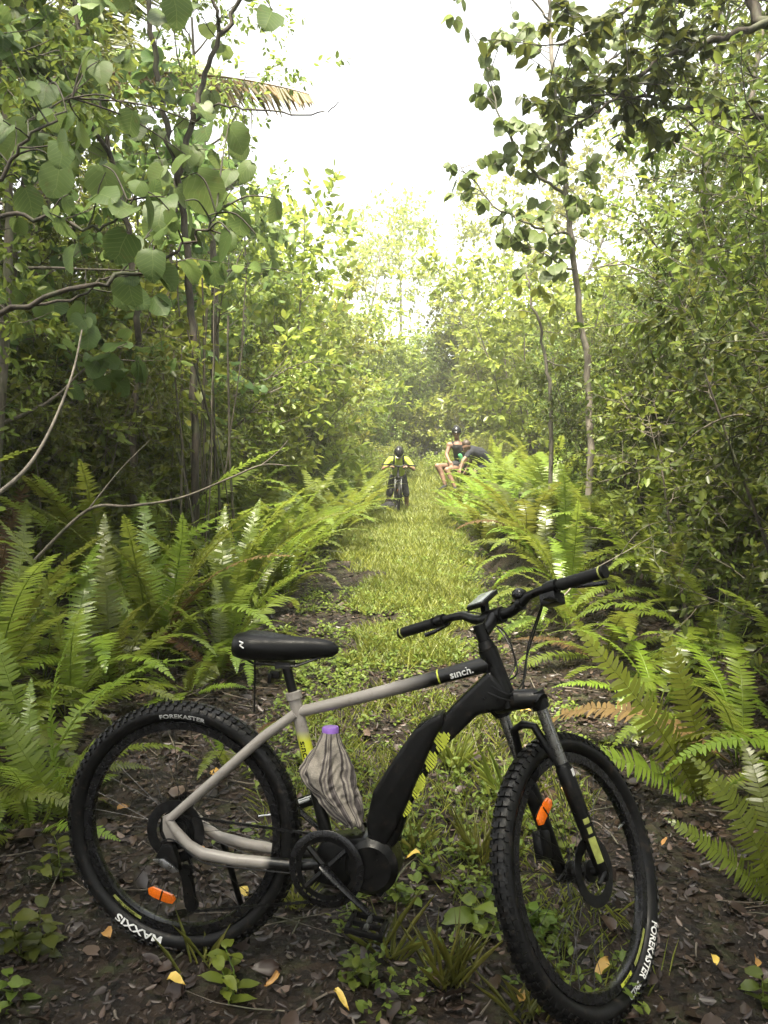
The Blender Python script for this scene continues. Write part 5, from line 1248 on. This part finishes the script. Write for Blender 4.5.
def belt(name, cat, kinds, spots, label, group, s0=1.0, szf=1.0):
    for i, (x, y) in enumerate(spots):
        k = kinds[i % len(kinds)]
        vegetation(name, k + str(rv.randint(0, 2)), x + rv.uniform(-.25, .25), y + rv.uniform(-.25, .25), s0 * rv.uniform(.85, 1.18), rv.uniform(0, 6.28), label % ORD[min(i, 19)], cat, group, szf)
# right wall
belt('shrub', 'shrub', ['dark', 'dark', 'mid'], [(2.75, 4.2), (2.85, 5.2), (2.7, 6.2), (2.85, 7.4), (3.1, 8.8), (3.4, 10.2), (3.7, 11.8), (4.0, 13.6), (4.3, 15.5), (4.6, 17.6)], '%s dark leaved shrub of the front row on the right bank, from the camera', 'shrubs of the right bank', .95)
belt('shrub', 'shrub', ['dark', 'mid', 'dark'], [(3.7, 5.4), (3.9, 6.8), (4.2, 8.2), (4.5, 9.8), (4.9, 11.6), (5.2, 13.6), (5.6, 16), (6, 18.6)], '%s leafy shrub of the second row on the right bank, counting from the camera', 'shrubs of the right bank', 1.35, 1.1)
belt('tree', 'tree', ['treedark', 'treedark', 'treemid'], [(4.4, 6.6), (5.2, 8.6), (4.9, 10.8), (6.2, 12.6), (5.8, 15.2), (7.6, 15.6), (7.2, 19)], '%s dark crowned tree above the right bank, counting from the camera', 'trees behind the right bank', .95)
# left wall
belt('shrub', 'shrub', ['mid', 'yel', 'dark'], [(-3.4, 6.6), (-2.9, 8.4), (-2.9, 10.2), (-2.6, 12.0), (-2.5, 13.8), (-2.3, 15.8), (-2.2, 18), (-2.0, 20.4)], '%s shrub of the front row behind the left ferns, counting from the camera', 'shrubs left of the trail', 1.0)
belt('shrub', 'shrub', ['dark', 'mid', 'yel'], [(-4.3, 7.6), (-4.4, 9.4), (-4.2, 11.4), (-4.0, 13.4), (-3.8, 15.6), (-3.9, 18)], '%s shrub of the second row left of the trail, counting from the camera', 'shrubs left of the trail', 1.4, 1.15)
belt('tree', 'tree', ['treemid', 'treedark', 'treeyel'], [(-4.9, 8.4), (-4.4, 11.0), (-6.2, 10.6), (-5.4, 13.6)], '%s leafy tree left of the trail, counting from the camera', 'trees left of the trail', .75)
belt('tree', 'young tree', ['heart'], [(-2.7, 5.4), (-3.6, 6.4), (-2.9, 7.4), (-4.2, 8.2), (-2.9, 9.3), (-3.6, 11.2), (-2.7, 12.8)], '%s round leaved young tree behind the left ferns, counting from the camera', 'round leaved young trees', 1.0)
belt('tree', 'tree', ['treedark', 'treemid'], [(-3.6, .6), (3.7, .9), (-4.4, -2.6), (4.3, -2.4), (-2.8, -5.4), (3.0, -5.8), (.2, -8.5), (-6.2, 3.2), (6.2, 3.4)], '%s unseen tree added for shade behind or beside the photographer', 'unseen shade trees around the photographer', .92)  # out of view, added so the bicycle and near ground sit in shade
belt('shrub', 'shrub', ['dark', 'mid'], [(-3.2, 1.2), (3.2, 1.6), (-2.9, -1.2), (2.9, -1.0), (-2.6, -3.6), (2.6, -3.6), (-.8, -6.4), (1.0, -6.6)], '%s unseen shrub added for shade beside or behind the photographer', 'unseen shade shrubs around the photographer', 1.15)  # unseen undergrowth added around the camera to cut light on the bicycle
# beyond the riders
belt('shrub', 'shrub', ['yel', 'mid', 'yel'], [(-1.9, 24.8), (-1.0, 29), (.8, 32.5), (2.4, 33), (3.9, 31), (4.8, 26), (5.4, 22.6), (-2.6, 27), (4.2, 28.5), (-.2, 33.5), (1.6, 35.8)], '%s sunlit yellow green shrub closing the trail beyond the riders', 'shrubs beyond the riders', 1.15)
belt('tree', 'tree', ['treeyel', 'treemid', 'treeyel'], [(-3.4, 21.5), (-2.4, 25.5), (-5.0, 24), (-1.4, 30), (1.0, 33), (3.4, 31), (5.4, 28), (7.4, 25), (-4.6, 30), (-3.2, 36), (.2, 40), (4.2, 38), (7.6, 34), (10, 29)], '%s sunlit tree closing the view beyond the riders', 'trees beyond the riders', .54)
belt('tree', 'tree', ['treeyel', 'treemid'], [(-8, 22), (-9, 30), (-7.5, 38), (9.5, 22), (12.5, 32), (11, 40), (-12, 40), (15, 42)], '%s tall hazy tree at the far sides of the clearing', 'trees beyond the riders', .9)
for i, (px, d, sc, lab) in enumerate(((340, 44, 1.05, 'tall thin flat crowned tree against the white sky left of the gap'), (398, 50, 1.12, 'tall thin flat crowned tree in the middle of the sky gap'), (505, 42, 1.05, 'tall flat crowned tree right of the sky gap'), (560, 36, 1.1, 'tall flat crowned tree behind the slim big leaved tree'))):
    p = at(px, 440, d); vegetation('tree', 'flat%d' % (i % 3), p.x, p.y, sc, i * 1.7, lab, 'tree', 'flat crowned trees in the distance')

belt('shrub', 'shrub', ['bush', 'bushmid', 'bush'], [(-2.6, 16.4), (-3.6, 19), (-2.4, 21), (-4.8, 22), (-3.6, 25), (-2.0, 31), (-5.6, 28), (-2.8, 31), (-.6, 33), (-4.8, 36)], '%s tall billowing bush on the left slope beyond the fern row', 'tall bushes around the clearing', 1.15)
belt('shrub', 'shrub', ['bush', 'bushmid', 'bush'], [(4.4, 20.5), (5.6, 23.5), (4.6, 27), (6.8, 28.5), (4.3, 33.5), (1.2, 38), (5.0, 36), (8.4, 34), (3.2, 39), (-2, 40), (.6, 36.6), (7.5, 21)], '%s tall billowing bush on the right slope beyond the fern row', 'tall bushes around the clearing', 1.15)
for k in range(2):
    lib('shade_canopy%d' % k, 'barkdark', 'leafdark', seed=740 + k, height=9.0, r0=.11, trunk_n=10, first=.62, n1=12, L1=3.6, n2=8, L2=1.3, n3=5, L3=.6, leaf='oval', lsize=.17, per_twig=8, lean=.1, flat=.4, droop=.2)  # high dense crown shaped to block sun and sky over the near trail
for i, (x, y, sc, lab) in enumerate(((-3.6, 1.8, 1, 'tall unseen tree left of the photographer, added so its crown shades the bicycle'), (3.9, 2.2, 1, 'tall unseen tree right of the photographer, added so its crown shades the bicycle'), (-2.6, -3.2, 1.05, 'tall unseen tree added for shade behind the photographer on the left'), (2.9, -3.0, 1.05, 'tall unseen tree added for shade behind the photographer on the right'), (-1.5, -1.9, .95, 'tall unseen tree added just behind the photographer on the left, crown shading from overhead'), (1.7, -2.3, .98, 'tall unseen tree added just behind the photographer on the right, crown shading from overhead'), (0.2, -7.5, 1.1, 'tall unseen tree added for shade on the trail line far behind the photographer'))):  # added trees with trunks and crowns out of frame, there to shade the bicycle
    vegetation('tree', 'shade_canopy%d' % (i % 2), x, y, sc, i * 2.1, lab, 'tree', 'unseen shade trees around the photographer')
belt('tree', 'tree', ['treemid', 'treeyel'], [(-3.5, 5.6), (-4.6, 6.4), (-3.6, 8.6)], '%s slender leafy tree close behind the big heart shaped leaves', 'trees left of the trail', .72)
belt('tree', 'tree', ['treemid', 'treedark'], [(2.9, 9.0), (3.6, 7.4)], '%s lacy crowned tree between the slim pale tree and the right bank', 'trees behind the right bank', .82)
belt('shrub', 'shrub', ['mid', 'yel', 'dark', 'mid'], [(-2.5, 7.6), (-3.1, 8.0), (-3.5, 7.2), (-2.2, 9.2), (-2.9, 6.4)], '%s leafy shrub filling in behind the thin stem thicket', 'shrubs left of the trail', .92)
belt('shrub', 'shrub', ['yel', 'yel', 'mid'], [(-1.1, 22.0), (-.5, 23.6), (.5, 25.2), (1.5, 26.2), (2.6, 25.6), (3.2, 23.6), (-.2, 27.5), (2.2, 28.0)], '%s low bright shrub on the grassy rise just behind the riders', 'shrubs beyond the riders', .5)
belt('tree', 'tree', ['treemid', 'treeyel', 'treemid'], [(-2.9, 5.0), (-3.9, 7.6), (-2.5, 10.4)], '%s leafy slim tree filling the upper left behind the heart shaped leaves', 'trees left of the trail', .7)
# ---- trees drawn limb by limb
def path3(pts): return np.array([tuple(at(*p)) for p in pts])
def smooth3(P, n=6):
    P = np.asarray(P, float); out = []
    for i in range(len(P) - 1):
        a, b, c, d = P[max(i - 1, 0)], P[i], P[i + 1], P[min(i + 2, len(P) - 1)]
        for k in range(n): t = k / n; out.append(.5 * (2 * b + (c - a) * t + (2 * a - 5 * b + 4 * c - d) * t * t + (3 * b - a - 3 * c + d) * t ** 3))
    return np.array(out + [P[-1]])
def custom_tree(name, seed, limbs, leaf, lsize, ltwigs, wood, lmat, label, cat='tree', extra=(), face=.6, droop=.9, base=None):
    """limbs: (points, r0, r1); ltwigs: (limb index, count, t0, twig length)"""
    r = np.random.default_rng(seed); W = []; PL = []
    for pts, r0, r1 in limbs:
        P = smooth3(pts); P[1:-1] += r.normal(0, .012, P[1:-1].shape); PL.append(P); W.append(tube_np(P, np.linspace(r0, r1, len(P)), 7))
    LP = []; LX = []; LS = []
    for (i, n, t0, tl, per) in ltwigs:
        for k in range(n):
            p, d = along(PL[i], t0 + (1 - t0) * (k + r.uniform(0, 1)) / n); o = r.normal(0, 1, 3); o[2] = o[2] * .6 + .25; e = nrm(d * .5 + nrm(o))
            T = limb(r, p, e, tl * r.uniform(.5, 1.2), .2, -.02, 5); W.append(tube_np(T, np.linspace(.005, .002, 5), 4))
            for j in range(per):
                q, g = along(T, r.uniform(.35, 1)); a = r.normal(0, 1, 3); a[2] = -abs(a[2]) * .3 - droop; LP.append(q); LX.append(nrm(nrm(a) + g * .3)); LS.append(lsize * r.uniform(.6, 1.25))
    for (px, py, dd, spx) in extra:
        spx *= .86
        q = np.array(at(px, py, dd)); LS.append(spx / F_PX * dd); a = r.normal(0, .5, 3); a[2] = -1; LX.append(nrm(a)); LP.append(q - LX[-1] * LS[-1] * .4)
        best = min(PL, key=lambda P: np.min(np.linalg.norm(P - q, axis=1))); j = np.argmin(np.linalg.norm(best - q, axis=1)); s = best[j]
        W.append(tube_np(smooth3([s, (s + LP[-1]) / 2 + np.array([0, 0, .04]), LP[-1]], 4), np.linspace(.005, .0025, 9), 4))
    n = len(LP); Z = nrm(np.array([0, -face, .6]) + r.normal(0, .45, (n, 3)))
    o0 = Vector(base) if base else Vector(limbs[0][0][0]); root = empty(name, o0); off = np.array(o0)
    V, Q, T = join_np(W); link('trunk', np_mesh('trunk', V - off, Q, T, True), MAT[wood], root)
    if n: V, Q, T = place_leaves(leaf, np.array(LP), np.array(LX), Z, np.array(LS)); cr_ = link('crown', np_mesh('crown', V - off, Q, T, True), MAT[lmat], root); leaf_uv(cr_.data, leaf)
    return tag(root, label, cat)
def root_at(x, y): return (x, y, H(x, y) - .1)
b0 = root_at(-2.45, 3.5)
custom_tree('tree', 71, [([b0, (-2.4, 3.5, .9), (-2.3, 3.5, 1.75), tuple(at(-35, 335, 3.45))], .035, .02), (path3([(-35, 335, 3.45), (0, 314, 3.4), (95, 284, 3.4), (150, 266, 3.45), (190, 240, 3.5), (216, 213, 3.5)]), .014, .004),
    (path3([(-60, 250, 3.6), (0, 217, 3.6), (50, 220, 3.55), (100, 229, 3.5), (130, 200, 3.5)]), .013, .004), (path3([(-40, 240, 3.7), (0, 176, 3.7), (35, 135, 3.7), (72, 98, 3.75)]), .013, .004),
    (path3([(0, 312, 3.4), (70, 300, 3.6), (125, 268, 3.7), (150, 235, 3.8)]), .008, .003), ([(-2.3, 3.5, 1.75), tuple(at(-60, 250, 3.6)), tuple(at(-40, 240, 3.7)), tuple(at(-50, 60, 3.8)), tuple(at(20, -60, 3.9)), tuple(at(140, -140, 3.9)), tuple(at(330, -220, 3.9))], .03, .008)],
    'heart', .115, [(1, 5, .45, .22, 2), (2, 6, .3, .25, 2), (3, 7, .3, .3, 2), (4, 5, .4, .2, 2), (5, 16, .45, .45, 3)], 'barkdark', 'leafbig', 'tree with big heart shaped leaves on dark branches reaching in from the left edge',
    extra=[(207, 190, 3.5, 52), (222, 246, 3.4, 48), (160, 212, 3.6, 40), (122, 246, 3.5, 44), (105, 182, 3.6, 46), (58, 176, 3.7, 40), (264, 242, 3.5, 30), (276, 208, 3.6, 28), (152, 262, 3.4, 36), (85, 62, 3.8, 34), (100, 68, 3.9, 30), (176, 8, 4.0, 36), (270, 16, 4.0, 34), (236, 135, 3.8, 34), (190, 215, 3.3, 40), (240, 222, 3.8, 30), (70, 255, 3.6, 34), (30, 200, 3.8, 36), (45, 90, 3.9, 32), (130, 120, 3.9, 30), (20, 130, 3.9, 32), (205, 130, 4.2, 30), (180, 160, 4.1, 30)], base=b0)
# forked slim tree standing behind the big leaves
b1 = root_at(*[v for v in at(192, 470, 7.2)][:2])
custom_tree('tree', 72, [([b1] + list(path3([(195, 400, 7.2), (190, 300, 7.2), (182, 200, 7.1), (172, 150, 7.0), (160, 90, 7.0), (150, 20, 6.9), (147, -60, 6.9)])), .038, .02), (path3([(178, 175, 7.05), (190, 130, 7.0), (205, 75, 7.0), (228, 22, 7.0), (250, -15, 7.0)]), .03, .016),
    (path3([(192, 125, 7.0), (215, 105, 6.9), (260, 112, 6.8), (318, 113, 6.7), (340, 103, 6.7)]), .012, .004), (path3([(222, 35, 7.0), (215, 10, 6.9), (205, -20, 6.9)]), .02, .01), (path3([(180, 190, 7.1), (172, 215, 7.0), (160, 160, 6.9), (140, 120, 6.9)]), .012, .004), (path3([(147, -60, 6.9), (190, -120, 6.5), (300, -160, 6.0)]), .025, .008)],
    'heart', .17, [(4, 7, .2, .35, 3), (0, 8, .35, .5, 4), (1, 5, .4, .45, 3), (5, 14, .1, .6, 5)], 'barkdark', 'leafbig', 'slim grey tree forking in two against the sky below the palm frond', extra=[(240, 150, 6.9, 24), (228, 175, 6.8, 26), (246, 168, 6.8, 26), (215, 160, 6.9, 24)], base=b1)
# slim pale tree right of the gap
b2_ = root_at(*[v for v in at(592, 400, 8.4)][:2])
custom_tree('tree', 73, [([b2_] + list(path3([(590, 395, 8.4), (579, 310, 8.3), (570, 230, 8.2), (562, 160, 8.1), (556, 95, 8.0), (549, 20, 8.0), (544, -50, 7.9)])), .038, .018), (path3([(566, 195, 8.2), (540, 175, 8.1), (512, 140, 8.0), (492, 90, 8.0), (482, 45, 8.0)]), .018, .005), (path3([(570, 235, 8.2), (535, 228, 8.0), (495, 205, 7.9), (460, 165, 7.8)]), .016, .004),
    (path3([(560, 130, 8.1), (585, 90, 7.9), (615, 55, 7.7), (640, 20, 7.5)]), .018, .006), (path3([(574, 270, 8.2), (545, 255, 8.0), (510, 240, 7.8)]), .012, .004), (path3([(549, 20, 8), (520, -10, 7.9), (485, -20, 7.8), (455, -10, 7.6)]), .012, .004)],
    'heart', .115, [(1, 20, .1, .42, 6), (2, 14, .2, .38, 5), (3, 22, .05, .45, 6), (4, 14, .1, .38, 5), (0, 34, .42, .55, 6), (5, 6, .4, .3, 2)], 'barkpale', 'leafbig', 'slim pale trunked tree with round leaves right of the sky gap', base=b2_)
b3 = root_at(*[v for v in at(553, 430, 9.2)][:2])
custom_tree('sapling', 74, [([b3] + list(path3([(551, 405, 9.2), (543, 350, 9.2), (532, 300, 9.1), (524, 270, 9.1)])), .028, .008), (path3([(545, 360, 9.2), (580, 375, 9.0)]), .008, .003)], 'broad', .13, [(0, 8, .55, .4, 5), (1, 3, .4, .2, 3)], 'barkpale', 'leafyel', 'thin bare stemmed sapling just left of the slim pale tree', 'sapling', base=b3)
b4 = root_at(*[v for v in at(133, 500, 6.6)][:2])
custom_tree('tree', 75, [([b4] + list(path3([(134, 430, 6.6), (138, 360, 6.6), (136, 300, 6.5), (128, 230, 6.5), (105, 130, 6.5), (78, 30, 6.4), (60, -80, 6.3)])), .034, .015), (path3([(112, 160, 6.5), (60, 90, 6.2), (-20, 40, 6)]), .02, .006), (path3([(70, 0, 6.35), (160, -90, 6), (300, -150, 5.8)]), .018, .006)], 'heart', .17, [(0, 10, .55, .55, 4), (1, 14, .2, .6, 5), (2, 14, .2, .6, 5)], 'barkdark', 'leafbig', 'dark mossy trunk standing left of the thin stem thicket', base=b4)
# thicket of thin upright stems
tr_ = np.random.default_rng(77); TH = []
pc_ = at(208, 470, 7.6)
thr = empty('thicket', (pc_.x, pc_.y, H(pc_.x, pc_.y)))
for k in range(18):
    a = (tr_.normal(0, .22), tr_.normal(0, .28), -.1); P = limb(tr_, a, (tr_.normal(0, .05), tr_.normal(0, .05), 1), tr_.uniform(2.2, 3.4), .05, .02, 10); rr_ = tr_.uniform(.006, .016)
    V, Q, T = tube_np(P, np.linspace(rr_, rr_ * .6, 10), 6); link('stem', np_mesh('stem', V, Q, T, True), MAT['bark' if k % 3 else 'barkdark'], thr)
tag(thr, 'thicket of thin upright bare stems behind the left ferns', 'thicket')
# bare stick arching over the left ferns, bare stalk on the right
def stick(pts, r0, r1, label, mat, forks=()):
    P = smooth3(path3(pts)); W = [tube_np(P, np.linspace(r0, r1, len(P)), 6)]
    for f in forks: q = smooth3(path3(f)); W.append(tube_np(q, np.linspace(r0 * .5, r1 * .6, len(q)), 5))
    o0 = Vector(P[0]); V, Q, T = join_np(W); o = link('branch', np_mesh('branch', V - np.array(o0), Q, T, True), MAT[mat]); o.location = o0; tag(o, label, 'branch')
stick([(35, 560, 4.6), (88, 510, 4.5), (130, 506, 4.5), (180, 498, 4.5), (230, 478, 4.5), (262, 465, 4.5), (290, 466, 4.5)], .010, .003, 'thin bare branch arching across the left ferns', 'bark', [[(262, 465, 4.5), (278, 452, 4.5), (288, 440, 4.5)], [(88, 510, 4.5), (120, 470, 4.6), (150, 440, 4.7)]])
stick([(-10, 500, 3.4), (25, 470, 3.4), (50, 430, 3.5), (72, 375, 3.6), (82, 330, 3.7)], .010, .004, 'grey dead branch leaning in front of the broad left edge frond', 'barkpale')
stick([(560, 600, 5.2), (585, 575, 5.2), (620, 555, 5.1), (655, 535, 5.1)], .006, .0025, 'pale bare stalk in the shrubs beyond the right grip', 'barkpale', [[(620, 555, 5.1), (640, 530, 5.0), (665, 520, 5.0)]])
stick([(768, 420, 4.0), (735, 415, 4.0), (700, 430, 4.0), (680, 450, 4.1)], .006, .003, 'curved thin branch at the right picture edge', 'bark')
# coconut palm
def palm():
    cx = at(60, 78, 9.6); base = root_at(cx.x - .5, cx.y); root = empty('palm', base); b = Vector(base)
    P = smooth3([base, (cx.x - .42, cx.y, 2.2), (cx.x - .25, cx.y, 4.4), tuple(cx)], 8); V, Q, T = tube_np(P, np.linspace(.16, .10, len(P)) * (1 + .05 * np.sin(np.arange(len(P)) * 2.2)), 12)
    link('trunk', np_mesh('trunk', V - np.array(b), Q, T, True), MAT['bark'], root)
    r = np.random.default_rng(81)
    def pf(az, e0, e1, L, mat, lf, hang):
        m = 24; s = np.linspace(0, 1, m); el = e0 + (e1 - e0) * s ** 1.2; d = np.stack([np.cos(el) * math.cos(az), np.cos(el) * math.sin(az), np.sin(el)], -1)
        P = np.array(cx)[None] + np.concatenate([[[0, 0, 0]], np.cumsum(d[:-1] * L / (m - 1), 0)]); parts = [tube_np(P, np.linspace(.028, .005, m), 6)]
        n = 78; t = np.linspace(.12, .99, n); f = t * (m - 1); i = np.minimum(f.astype(int), m - 2); Cc = P[i] + (P[i + 1] - P[i]) * (f - i)[:, None]; Dd = nrm(P[i + 1] - P[i]); Y = np.array([-math.sin(az), math.cos(az), 0])
        for sd in (1, -1):
            X = nrm(Y[None] * sd * (1 - hang) + Dd * .45 + np.array([0, 0, -hang]) + r.normal(0, .09, (n, 3))); ln = lf * np.minimum(1, .5 + t * 2) * (1 - np.clip((t - .6) / .4, 0, 1) ** 2 * .6) * r.uniform(.75, 1.1, n)
            parts.append(place_leaves('blade', Cc, X, np.cross(X, Dd) * sd, ln, np.full(n, .034 / .042)))
        V, Q, T = join_np(parts); link('frond', np_mesh('palm_frond', V - np.array(b), Q, T), MAT[mat], root)
    pf(.10, .16, -.22, 2.95, 'palmdry', .50, .80)
    for az, e0, e1, L, mt in ((-.9, .9, -.3, 2.8, 'palm'), (-1.7, .7, -.6, 2.7, 'palm'), (.9, .8, -.5, 2.9, 'palm'), (2.2, .9, -.5, 2.9, 'palm'), (3.1, .6, -.7, 2.8, 'palm'), (-2.6, .9, -.4, 2.8, 'palm'), (-.25, 1.05, .1, 2.6, 'palm'), (1.6, 1.1, .0, 2.6, 'palm')):
        pf(az, e0, e1, L, mt, .62, .45)
    tag(root, 'coconut palm at the upper left with one yellowing frond stretched across the sky', 'palm tree')
palm()
# broad leaved plant at the right edge
b5 = root_at(2.15, 3.75)
custom_tree('broadleaf_plant', 91, [([b5, (2.1, 3.7, .5), (2.0, 3.65, 1.0), (1.92, 3.6, 1.45)], .014, .006), ([(2.1, 3.7, .5), (1.95, 3.55, .9), (1.80, 3.5, 1.2)], .010, .004), ([(2.05, 3.68, .8), (2.15, 3.5, 1.2), (2.2, 3.4, 1.5)], .010, .004)], 'broad', .17, [(0, 5, .5, .14, 4), (1, 5, .4, .14, 4), (2, 5, .4, .14, 4)], 'bark', 'leafmid', 'plant with large pale green leaves at the right picture edge above the dark hollow', 'plant', face=.4, droop=.35, base=b5)
# overhanging limbs at the top right
b6 = root_at(4.1, 5.4)
custom_tree('tree', 92, [([b6, (4.0, 5.4, 1.8), (3.8, 5.4, 3.4), (3.5, 5.4, 4.6)], .09, .06), (path3([(768, 22, 6.2), (700, 45, 6.2), (655, 62, 6.1), (620, 95, 6.0), (585, 118, 6.0)]), .03, .006), (path3([(790, 118, 6.4), (700, 112, 6.3), (640, 98, 6.2), (590, 95, 6.1)]), .026, .006), ([(3.5, 5.4, 4.6), tuple(at(768, 22, 6.2)), tuple(at(740, -40, 6.2)), tuple(at(620, -120, 5.8)), tuple(at(470, -190, 5.4))], .06, .012), ([(3.8, 5.4, 3.4), tuple(at(790, 118, 6.4))], .05, .026), (path3([(740, -40, 6.2), (660, -10, 6), (600, 25, 5.8), (560, 45, 5.6)]), .02, .005), ([(3.5, 5.4, 4.6), (2.6, 4.4, 5.4), (1.4, 3.6, 5.9), (.3, 3.2, 6.1)], .05, .01)],
    'oval', .11, [(1, 30, .1, .6, 16), (2, 26, .1, .6, 16), (3, 40, .3, .8, 18), (5, 24, .1, .55, 14), (6, 50, .2, .9, 18)], 'barkdark', 'leafdark', 'dark tree whose long limbs cross the upper right of the picture', face=.2, droop=.3, base=b6)
def haze(dens):
    me = bpy.data.meshes.new('haze'); x0, x1, y0, y1, z0, z1 = -60, 70, -20, 120, -3.0, 22
    vs = [(x, y, z) for x in (x0, x1) for y in (y0, y1) for z in (z0, z1)]
    me.from_pydata(vs, [], [(0, 1, 3, 2), (4, 6, 7, 5), (0, 4, 5, 1), (2, 3, 7, 6), (0, 2, 6, 4), (1, 5, 7, 3)])
    m = bpy.data.materials.new('haze'); m.use_nodes = True; nt = m.node_tree; nt.nodes.clear()
    o = nt.nodes.new('ShaderNodeOutputMaterial'); v = nt.nodes.new('ShaderNodeVolumePrincipled'); v.inputs['Density'].default_value = dens; v.inputs['Color'].default_value = (.93, .95, .92, 1); v.inputs['Anisotropy'].default_value = .3
    nt.links.new(v.outputs[0], o.inputs['Volume'])
    tag(link('haze', me, m), kind='stuff')
haze(0.0022)
EXPOSURE = 2.3
# ------------------------------------------------------------------ light and sky
SUN_EL = math.radians(68); SUN_AZ = math.radians(-158)     # azimuth from +Y towards +X
w = bpy.data.worlds.new('World'); scene.world = w; w.use_nodes = True
nt = w.node_tree; bg = nt.nodes['Background']
sky = nt.nodes.new('ShaderNodeTexSky'); sky.sky_type = 'NISHITA'; sky.sun_disc = False
sky.sun_elevation = SUN_EL; sky.sun_rotation = SUN_AZ; sky.dust_density = 4.0; sky.air_density = 1.0; sky.ozone_density = 1.0
hs = nt.nodes.new('ShaderNodeHueSaturation'); hs.inputs['Saturation'].default_value = 0.12; hs.inputs['Value'].default_value = 1.0
nt.links.new(sky.outputs[0], hs.inputs['Color']); nt.links.new(hs.outputs[0], bg.inputs['Color']); bg.inputs['Strength'].default_value = 0.125
sl = bpy.data.lights.new('sun', 'SUN'); sl.energy = 4.6; sl.angle = math.radians(9); sl.color = (1.0, 0.91, 0.72)
so = bpy.data.objects.new('sun', sl); C.objects.link(so)
sd = Vector((math.cos(SUN_EL) * math.sin(SUN_AZ), math.cos(SUN_EL) * math.cos(SUN_AZ), math.sin(SUN_EL)))
so.rotation_euler = sd.to_track_quat('Z', 'Y').to_euler()
vs_ = scene.view_settings; vs_.view_transform = 'Standard'; vs_.look = 'None'; vs_.gamma = 1.0; vs_.exposure = EXPOSURE; vs_.use_curve_mapping = False
cy = scene.cycles
cy.use_denoising = True; cy.max_bounces = 8; cy.diffuse_bounces = 3; cy.glossy_bounces = 2; cy.transmission_bounces = 4; cy.volume_bounces = 1; cy.transparent_max_bounces = 8
cy.caustics_reflective = False; cy.caustics_refractive = False; cy.sample_clamp_indirect = 6.0
